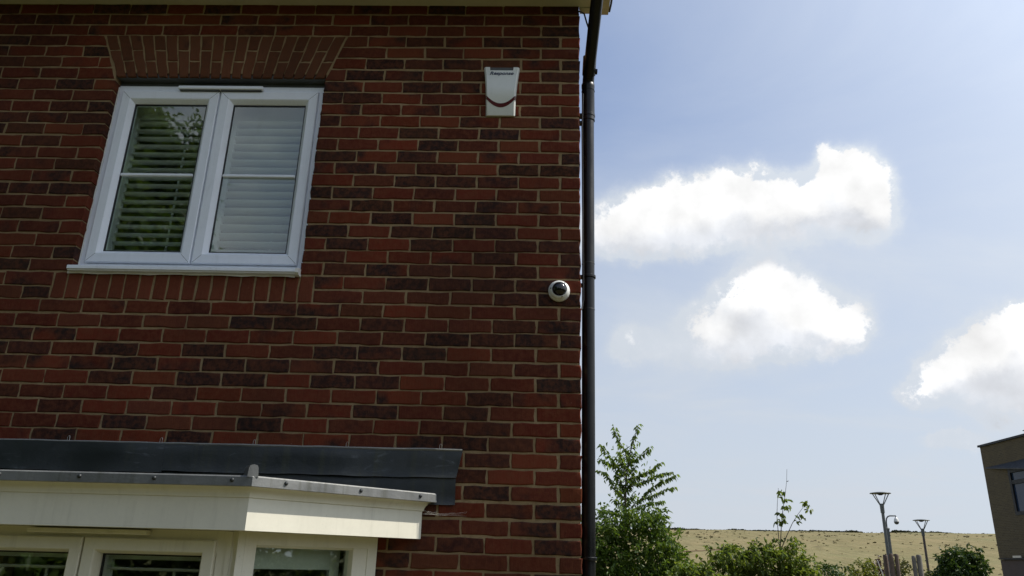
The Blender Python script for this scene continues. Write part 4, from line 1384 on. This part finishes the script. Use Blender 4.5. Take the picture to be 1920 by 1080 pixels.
def along(pts, n, spread):
    """leaf positions alternately hanging off a branch"""
    pts = np.asarray(pts); seg = np.linalg.norm(np.diff(pts, axis=0), axis=1); cum = np.concatenate([[0], np.cumsum(seg)])
    P, D = [], []
    for i in range(n):
        s_ = cum[-1] * (.12 + .88 * (i + rnd.random() * .7) / n); k_ = min(np.searchsorted(cum, s_) - 1, len(seg) - 1); k_ = max(k_, 0)
        t = (s_ - cum[k_]) / max(seg[k_], 1e-6); p = pts[k_] * (1 - t) + pts[k_ + 1] * t
        tg = (pts[k_ + 1] - pts[k_]) / max(seg[k_], 1e-6)
        sd = np.array([rnd.gauss(0, 1), rnd.gauss(0, 1), rnd.gauss(0, .4)]); sd /= np.linalg.norm(sd)
        d = tg * .35 + sd * .8 + np.array([0, 0, -.75])
        P.append(p + sd * rnd.uniform(0, spread) + np.array([0, 0, .01])); D.append(d)
    return P, D


def build_cherry():
    Y = 14.0
    br = [[(405, 760), (405, 560), (410, 430), (425, 330), (440, 240), (470, 130), (495, 55)],
          [(425, 330), (400, 230), (370, 180), (340, 110), (325, 70)], [(410, 430), (350, 350), (290, 270), (235, 190)],
          [(405, 560), (345, 500), (300, 430), (265, 380), (218, 372)], [(425, 330), (480, 290), (540, 250), (578, 205)],
          [(420, 640), (500, 570), (560, 510), (630, 450), (700, 420), (755, 395)], [(500, 570), (580, 540), (650, 510), (738, 478)],
          [(410, 430), (500, 400), (580, 370), (655, 310)], [(440, 480), (540, 440), (640, 395), (725, 378)],
          [(405, 650), (480, 620), (560, 590), (662, 575)], [(405, 600), (350, 590), (325, 560)], [(400, 690), (300, 640), (222, 640)],
          [(408, 500), (360, 440), (330, 370)], [(410, 470), (450, 400), (470, 330)], [(405, 540), (370, 470), (350, 400)],
          [(410, 420), (380, 330), (340, 280)], [(425, 340), (445, 300), (470, 240)], [(420, 380), (380, 300), (360, 240)], [(408, 450), (470, 430), (520, 380)],
          [(405, 520), (440, 470), (480, 440)], [(350, 350), (300, 330), (240, 290)], [(405, 620), (440, 560), (470, 530)], [(405, 580), (380, 540), (350, 520)]]
    P, D, stems = [], [], []
    for i, b_ in enumerate(br):
        pts = poly_pts(b_, 1060, 780, 3.6, Y if i == 0 else Y + rnd.uniform(-.25, .25), .0 if i == 0 else .12)
        ln = sum(np.linalg.norm(np.subtract(pts[q + 1], pts[q])) for q in range(len(pts) - 1))
        r0 = .028 if i == 0 else .012
        stems.append(([tuple(p) for p in pts], [max(.003, r0 * (1 - .85 * q / (len(pts) - 1))) for q in range(len(pts))]))
        p_, d_ = along(pts, int(ln * (84 if i else 60)), .03); P += p_; D += d_
    for zx, zy in ((300, 300), (330, 340), (380, 290), (450, 290), (400, 385), (350, 400), (450, 430), (520, 330), (560, 400), (600, 360), (380, 480), (450, 500), (385, 545), (530, 450), (640, 440),
                   (290, 240), (345, 590), (430, 590), (410, 330), (480, 380), (420, 250), (370, 210), (460, 180), (265, 290), (570, 320), (500, 560), (600, 560)):
        c = at_y(1060 + zx / 3.6, 780 + zy / 3.6, Y + rnd.uniform(-.3, .3))
        for q in range(6):
            P.append(c + np.array([rnd.gauss(0, .11), rnd.gauss(0, .12), rnd.gauss(0, .08)])); D.append(np.array([rnd.gauss(0, .7), rnd.gauss(0, .7), rnd.gauss(-.7, .3)]))
    base = at_y(1060 + 405 / 3.6, 1080, Y); base[2] = 0
    stems.append(([tuple(base), stems[0][0][0]], [.045, .028]))
    n = len(P)
    t = empty('cherry_tree', 'slender young tree with drooping leaves rising above the bush beside the drainpipe', 'tree', tuple(base))
    P = np.array(P); D = np.array(D)
    link('crown', leaf_mesh('crown', P - base, D, 0.100 * nrg.uniform(.7, 1.15, n), .046 * nrg.uniform(.8, 1.2, n), M_LEAFA, droop=.3), t)
    mb = MB(lambda p: (p[0] - base[0], p[1] - base[1], p[2] - base[2]))
    for pts, rr in stems: mb.tube(pts, rr, 6)
    mb.build('trunk', M_BARK, t, True)


build_cherry()
# dense climber covered bush under it
blobs = [(1130, 1010, 34, 44), (1160, 990, 36, 36), (1195, 980, 34, 30), (1225, 985, 30, 30), (1150, 1050, 50, 46), (1200, 1040, 52, 48), (1245, 1025, 34, 40), (1255, 1060, 40, 40), (1275, 1075, 28, 30),
         (1180, 1090, 80, 40), (1250, 1100, 60, 40), (1105, 1000, 24, 40), (1100, 1060, 30, 50), (1210, 968, 16, 14), (1235, 965, 14, 14), (1180, 968, 16, 12), (1130, 962, 12, 12), (1268, 1035, 14, 14)]
b0 = at_y(1190, 1080, 13.4); b0[2] = 0
make_plant('leafy_bush', 'large dense green bush at the foot of the slender tree beside the drainpipe', 'bush', b0,
           [([tuple(b0), (b0[0] + .1, b0[1], .8), (b0[0] - .2, b0[1] + .1, 1.9)], [.05, .035, .012]), ([tuple(b0), (b0[0] - .4, b0[1] + .1, 1.0), (b0[0] - .7, b0[1], 1.9)], [.04, .03, .01]), ([tuple(b0), (b0[0] + .5, b0[1], 1.0), (b0[0] + .7, b0[1], 1.7)], [.04, .03, .01])],
           bush_from_outline(blobs, 13.6, .6, 4300, .100, .048, .11), M_LEAFB)
# middle shrub with long shoots
Y = 10.0
blobs = [(1360, 1050, 26, 26), (1385, 1055, 40, 32), (1420, 1045, 34, 26), (1440, 1060, 50, 34), (1480, 1050, 34, 30), (1500, 1070, 34, 28), (1400, 1085, 80, 34), (1480, 1095, 60, 34), (1375, 1034, 14, 10), (1425, 1024, 14, 10), (1487, 1028, 14, 10), (1520, 1062, 16, 14), (1462, 1040, 18, 12)]
shr_leaf = bush_from_outline(blobs, Y, .32, 6600, .078, .038, .075)
P, D, L, W = [list(a) for a in shr_leaf]
shoots = [[(1070, 900), (1055, 700), (1040, 520), (1045, 380), (1053, 265)], [(1070, 820), (1080, 600), (1095, 450), (1115, 320), (1128, 200), (1130, 95)],
          [(1085, 800), (1130, 690), (1180, 580), (1230, 500), (1290, 420), (1315, 375)], [(460, 1010), (455, 880), (440, 800), (425, 770)], [(540, 920), (548, 830), (560, 760)], [(1128, 205), (1148, 200)]]
stems = []
for s_ in shoots:
    pts = poly_pts(s_, 1240, 860, 4.8, Y, .05); stems.append(([tuple(p) for p in pts], [max(.0028, .0085 * (1 - .8 * q / (len(pts) - 1))) for q in range(len(pts))]))
for zx, zy, k_ in [(1070, 305, 6), (1100, 300, 4), (1085, 350, 4), (1110, 370, 6), (1140, 375, 4), (1105, 430, 5), (1135, 440, 6), (1060, 490, 4), (1095, 495, 6), (1050, 550, 4), (1100, 545, 6), (1080, 580, 5), (1030, 575, 5), (1105, 580, 4),
                   (1310, 390, 5), (1285, 410, 4), (1320, 425, 6), (1320, 460, 5), (1350, 455, 3), (1250, 510, 5), (1268, 530, 4), (1220, 520, 3), (1235, 560, 4), (1010, 740, 6), (1030, 720, 5), (1190, 715, 7), (1150, 720, 5), (1100, 720, 4), (1130, 800, 6), (1090, 820, 6),
                   (430, 790, 6), (410, 800, 4), (470, 870, 7), (440, 830, 5), (480, 930, 6), (560, 770, 4), (525, 800, 4), (565, 845, 5), (350, 880, 3), (370, 930, 3), (380, 1000, 5), (330, 870, 2)]:
    c = at_y(1240 + zx / 4.8, 860 + zy / 4.8, Y)
    for q in range(k_):
        P.append(c + np.array([rnd.gauss(0, .014), rnd.gauss(0, .03), rnd.gauss(0, .012)])); D.append(np.array([rnd.gauss(0, .8), rnd.gauss(0, .8), rnd.gauss(-.5, .4)]))
        L.append(.080 * rnd.uniform(.75, 1.2)); W.append(.046 * rnd.uniform(.8, 1.2))
b0 = at_y(1460, 1080, Y); b0[2] = 0
stems.append(([tuple(b0), tuple(stems[0][0][0])], [.02, .010])); stems.append(([tuple(b0), (b0[0] - .3, b0[1], 1.0), tuple(at_y(1400, 1040, Y))], [.02, .012, .004])); stems.append(([tuple(b0), tuple(stems[3][0][0])], [.015, .008]))
make_plant('shooting_shrub', 'bright green shrub sending up long nearly bare shoots against the field', 'shrub', b0, stems, (np.array(P), np.array(D), np.array(L), np.array(W)), M_LEAFC)
blobs = [(1275, 1075, 22, 16), (1305, 1078, 26, 18), (1325, 1072, 16, 14), (1290, 1095, 50, 24), (1340, 1090, 30, 18)]
b0 = at_y(1300, 1085, 9.2); b0[2] = 0
make_plant('broad_leaf_plant', 'low plant with broad bright leaves between the big bush and the shooting shrub', 'plant', b0, [([tuple(b0), (b0[0], b0[1], 1.2)], [.02, .01])], bush_from_outline(blobs, 9.2, .2, 5200, .085, .055, .07), M_LEAFC)


def far_bush(label, blobs, Y, lm, L, W, dens, name='bush', depth=.7, edge=.12):
    cx = sum(b_[0] for b_ in blobs) / len(blobs); b0 = at_y(cx, 1085, Y); b0[2] = 0
    top = min(b_[1] for b_ in blobs); tp = at_y(cx, top + 14, Y)
    return make_plant(name, label, 'bush', b0, [([tuple(b0), (b0[0] + .1, b0[1], tp[2] * .6), tuple(tp)], [.06, .04, .01]), ([tuple(b0), (b0[0] - .35, b0[1] + .1, tp[2] * .75)], [.04, .01])],
                      bush_from_outline(blobs, Y, depth, dens, L, W, edge), lm)


far_bush('low dark green bush right of the shooting shrub', [(1548, 1072, 22, 14), (1568, 1068, 18, 12), (1535, 1085, 24, 16), (1580, 1085, 26, 18), (1556, 1062, 8, 6)], 18, M_LEAFD, .085, .05, 2800)
far_bush('yellow green bush left of the purple shrub', [(1612, 1066, 16, 14), (1630, 1068, 18, 16), (1600, 1082, 24, 18), (1635, 1088, 26, 20), (1622, 1060, 10, 8)], 22, M_LEAFE, .10, .06, 2200)
far_bush('small purple leaved shrub behind the reddish timber posts', [(1645, 1056, 9, 8), (1655, 1062, 12, 14), (1640, 1064, 8, 8), (1650, 1080, 14, 16)], 24, M_LEAFP, .10, .06, 2200)
far_bush('olive green bush between the two groups of timber posts', [(1688, 1068, 12, 16), (1697, 1064, 12, 14), (1690, 1086, 22, 16), (1682, 1056, 8, 10)], 25, M_LEAFO, .10, .06, 2200)
far_bush('pale olive bush just right of the grey timber posts', [(1733, 1074, 8, 12), (1738, 1086, 14, 12), (1745, 1080, 10, 8)], 27, M_LEAFO, .10, .06, 2000)
far_bush('dark round bush standing in front of the distant brown building', [(1802, 1058, 28, 24), (1784, 1068, 18, 16), (1824, 1062, 20, 18), (1812, 1040, 18, 12), (1783, 1046, 10, 9), (1802, 1085, 40, 24), (1836, 1080, 14, 16), (1772, 1082, 10, 12), (1812, 1028, 5, 5), (1779, 1036, 5, 6), (1795, 1038, 8, 7)], 24, M_LEAFD, .125, .08, 5200, depth=.9)


# hedges on the skyline
def hedge(label, prof, seed):
    rg = np.random.default_rng(seed); Ps, Ds = [], []
    xs = np.arange(prof[0][0], prof[-1][0], 1.6)
    hs = np.interp(xs, [p[0] for p in prof], [p[1] for p in prof])
    Yh = 201.0
    for x, h in zip(xs, hs):
        c = at_y(x, 996, Yh); c[2] = float(hill(c[0], Yh)); H = h * 205 / FPX
        H *= rg.uniform(.7, 1.15); n = int(60 + H * 60)
        d = rg.normal(size=(n, 3)); d /= np.linalg.norm(d, axis=1, keepdims=True); rad = rg.random(n) ** .5
        P = c + d * rad[:, None] * np.array([.7, .7, H * .5]) + np.array([0, 0, H * .5]); Ps.append(P); Ds.append(d + rg.normal(size=(n, 3)) * .5)
    P = np.concatenate(Ps); D = np.concatenate(Ds); b0 = P[0].copy(); b0[2] = float(hill(b0[0], Yh))
    me = leaf_mesh('hedge', P - b0, D, .42, .34, M_HEDGE, simple=True)
    o = link('hedge', me); o.location = b0; tag(o, label, 'hedge')


M_HEDGE = leaf_mat('far_hedge_leaf', (.030, .036, .022), (.050, .056, .030), .2)
hedge('longer dark hedge along the skyline left of the street lamps', [(1240, 8), (1262, 8), (1300, 6), (1345, 4.5), (1388, 7), (1400, 5), (1440, 5.5), (1470, 4.5), (1525, 6.5), (1560, 5), (1598, 7), (1612, 5), (1618, 2)], 3)
hedge('shorter dark hedge along the skyline right of the camera pole', [(1671, 4), (1676, 8), (1695, 8), (1720, 6), (1752, 6.5), (1790, 4), (1830, 2.5), (1875, 2)], 4)

# wire fence in front of the field
wf = empty('wire_fence', 'thin rusty wire strung behind the bushes in front of the field', 'fence', (3.5, 22, 0))
mw_ = MB(lambda p: (p[0] - 3.5, p[1] - 22, p[2]))
a, b_ = at_y(1270, 1034, 22), at_y(1365, 1029, 22)
mw_.tube([tuple(a), tuple((a + b_) / 2 - np.array([0, 0, .02])), tuple(b_)], .012, 5); mw_.build('wire', mat('rusty_wire', (.14, .06, .04), .8), wf)
for q in (a, b_):
    mp = MB(lambda p: (p[0] - 3.5, p[1] - 22, p[2])); mp.tube([(q[0], q[1], -.1), (q[0], q[1], q[2] + .05)], .03, 6); mp.build('fence_post', M_TIM2, wf)


# rough tufts in the field
def field_tufts():
    rg = np.random.default_rng(9); n = 700
    y = 60 + 135 * rg.random(n) ** .8; az_ = np.radians(rg.uniform(7, 31, n)); x = CAM[0] + (y - CAM[1]) * np.tan(az_)
    sz = rg.uniform(.05, .15, n) * np.where(rg.random(n) < .12, 1.7, 1.0)
    per = 16; C = np.repeat(np.stack([x, y, hill(x, y)], 1), per, 0); S = np.repeat(sz, per)[:, None]
    d = rg.normal(size=(n * per, 3)); d[:, 2] = np.abs(d[:, 2]); d /= np.linalg.norm(d, axis=1, keepdims=True)
    P = C + d * S * np.array([1.2, 1.2, .7]) * rg.random((n * per, 1))
    o = link('grass_tufts', leaf_mesh('grass_tufts', P, d, S[:, 0] * 1.1, S[:, 0] * .7, leaf_mat('tuft_leaf', (.050, .046, .020), (.11, .095, .042), .2)))
    tag(o, 'dark rough grass tufts scattered over the dry field', 'grass tufts', kind='stuff')


field_tufts()


# unseen trees and hedges: some mirrored by the panes, some added as shade
def big_tree(label, x, y, h, r_, n, lm, seed):
    t = empty('broadleaf_tree', label, 'tree', (x, y, 0), 'trees behind the camera')
    leaf = .20 if n < 40000 else .16
    rg = np.random.default_rng(seed); nc = 46
    d = rg.normal(size=(nc, 3)); d /= np.linalg.norm(d, axis=1, keepdims=True)
    C = d * (rg.random(nc) ** .4)[:, None] * np.array([r_, r_, h * .40]) + np.array([0, 0, h * .58])
    P, D, L, W = clump_leaves(C, [(r_ * .34, r_ * .34, r_ * .28)] * nc, n // nc, leaf, leaf * .6)
    link('crown', leaf_mesh('crown', P, D, L, W, lm, simple=True), t)
    mb = MB(); mb.tube([(0, 0, -.1), (.1, 0, h * .3), (0, .1, h * .6), (.1, .1, h * .85)], [.22, .17, .10, .03], 8)
    for c in C[:12]: mb.tube([(0, .05, h * .35), tuple(c * .5 + np.array([0, 0, h * .2])), tuple(c)], [.09, .05, .015], 5)
    mb.build('trunk', M_BARK, t, True)


big_tree('unseen broad tree added left of the camera to shade the house wall', -8.8, -4.4, 8.8, 3.0, 24000, M_LEAFB, 22)  # added out of view to darken the left of the front wall
big_tree('low spreading tree directly behind the camera', -3.2, -10.2, 5.6, 2.6, 22000, M_LEAFB, 23)
big_tree('low spreading tree behind the camera to the right', 2.2, -11.0, 5.2, 2.6, 20000, M_LEAFB, 24)


def garden_hedge(label, x0, x1, y0, y1, h, n, seed, lm, leaf=.16):
    rg = np.random.default_rng(seed)
    P = np.stack([rg.uniform(x0, x1, n), rg.uniform(y0, y1, n), rg.uniform(0, 1, n) ** .8 * h + rg.normal(0, .08, n)], 1)
    P[:, 2] *= 1 + .05 * np.sin(P[:, 0] * 1.9 + seed) + .03 * np.sin(P[:, 0] * 5.3); P[:, :2] += rg.normal(0, .10, (n, 2))
    D = rg.normal(size=(n, 3)); b0 = np.array([(x0 + x1) / 2, (y0 + y1) / 2, 0])
    o = link('garden_hedge', leaf_mesh('garden_hedge', P - b0, D, leaf, leaf * .6, lm, simple=True)); o.location = b0
    tag(o, label, 'hedge')


garden_hedge('long garden hedge behind the camera', -14, 5, -8.4, -7.6, 2.6, 30000, 5, M_LEAFC)
garden_hedge('very tall evergreen screen behind the camera mirrored in the left pane', -14.0, -6.85, -10.2, -8.9, 9.9, 120000, 12, M_LEAFB, .13)
garden_hedge('unseen tall screen of foliage added left of the lawn to shade the wall', -7.0, -5.4, -8.0, -.9, 6.2, 60000, 8, M_LEAFB)  # unseen screen added to cut sky light on the wall's left part
garden_hedge('tall garden hedge out of frame to the right of the lawn', 8.5, 9.5, -9.5, 3.5, 2.9, 20000, 6, M_LEAFC)
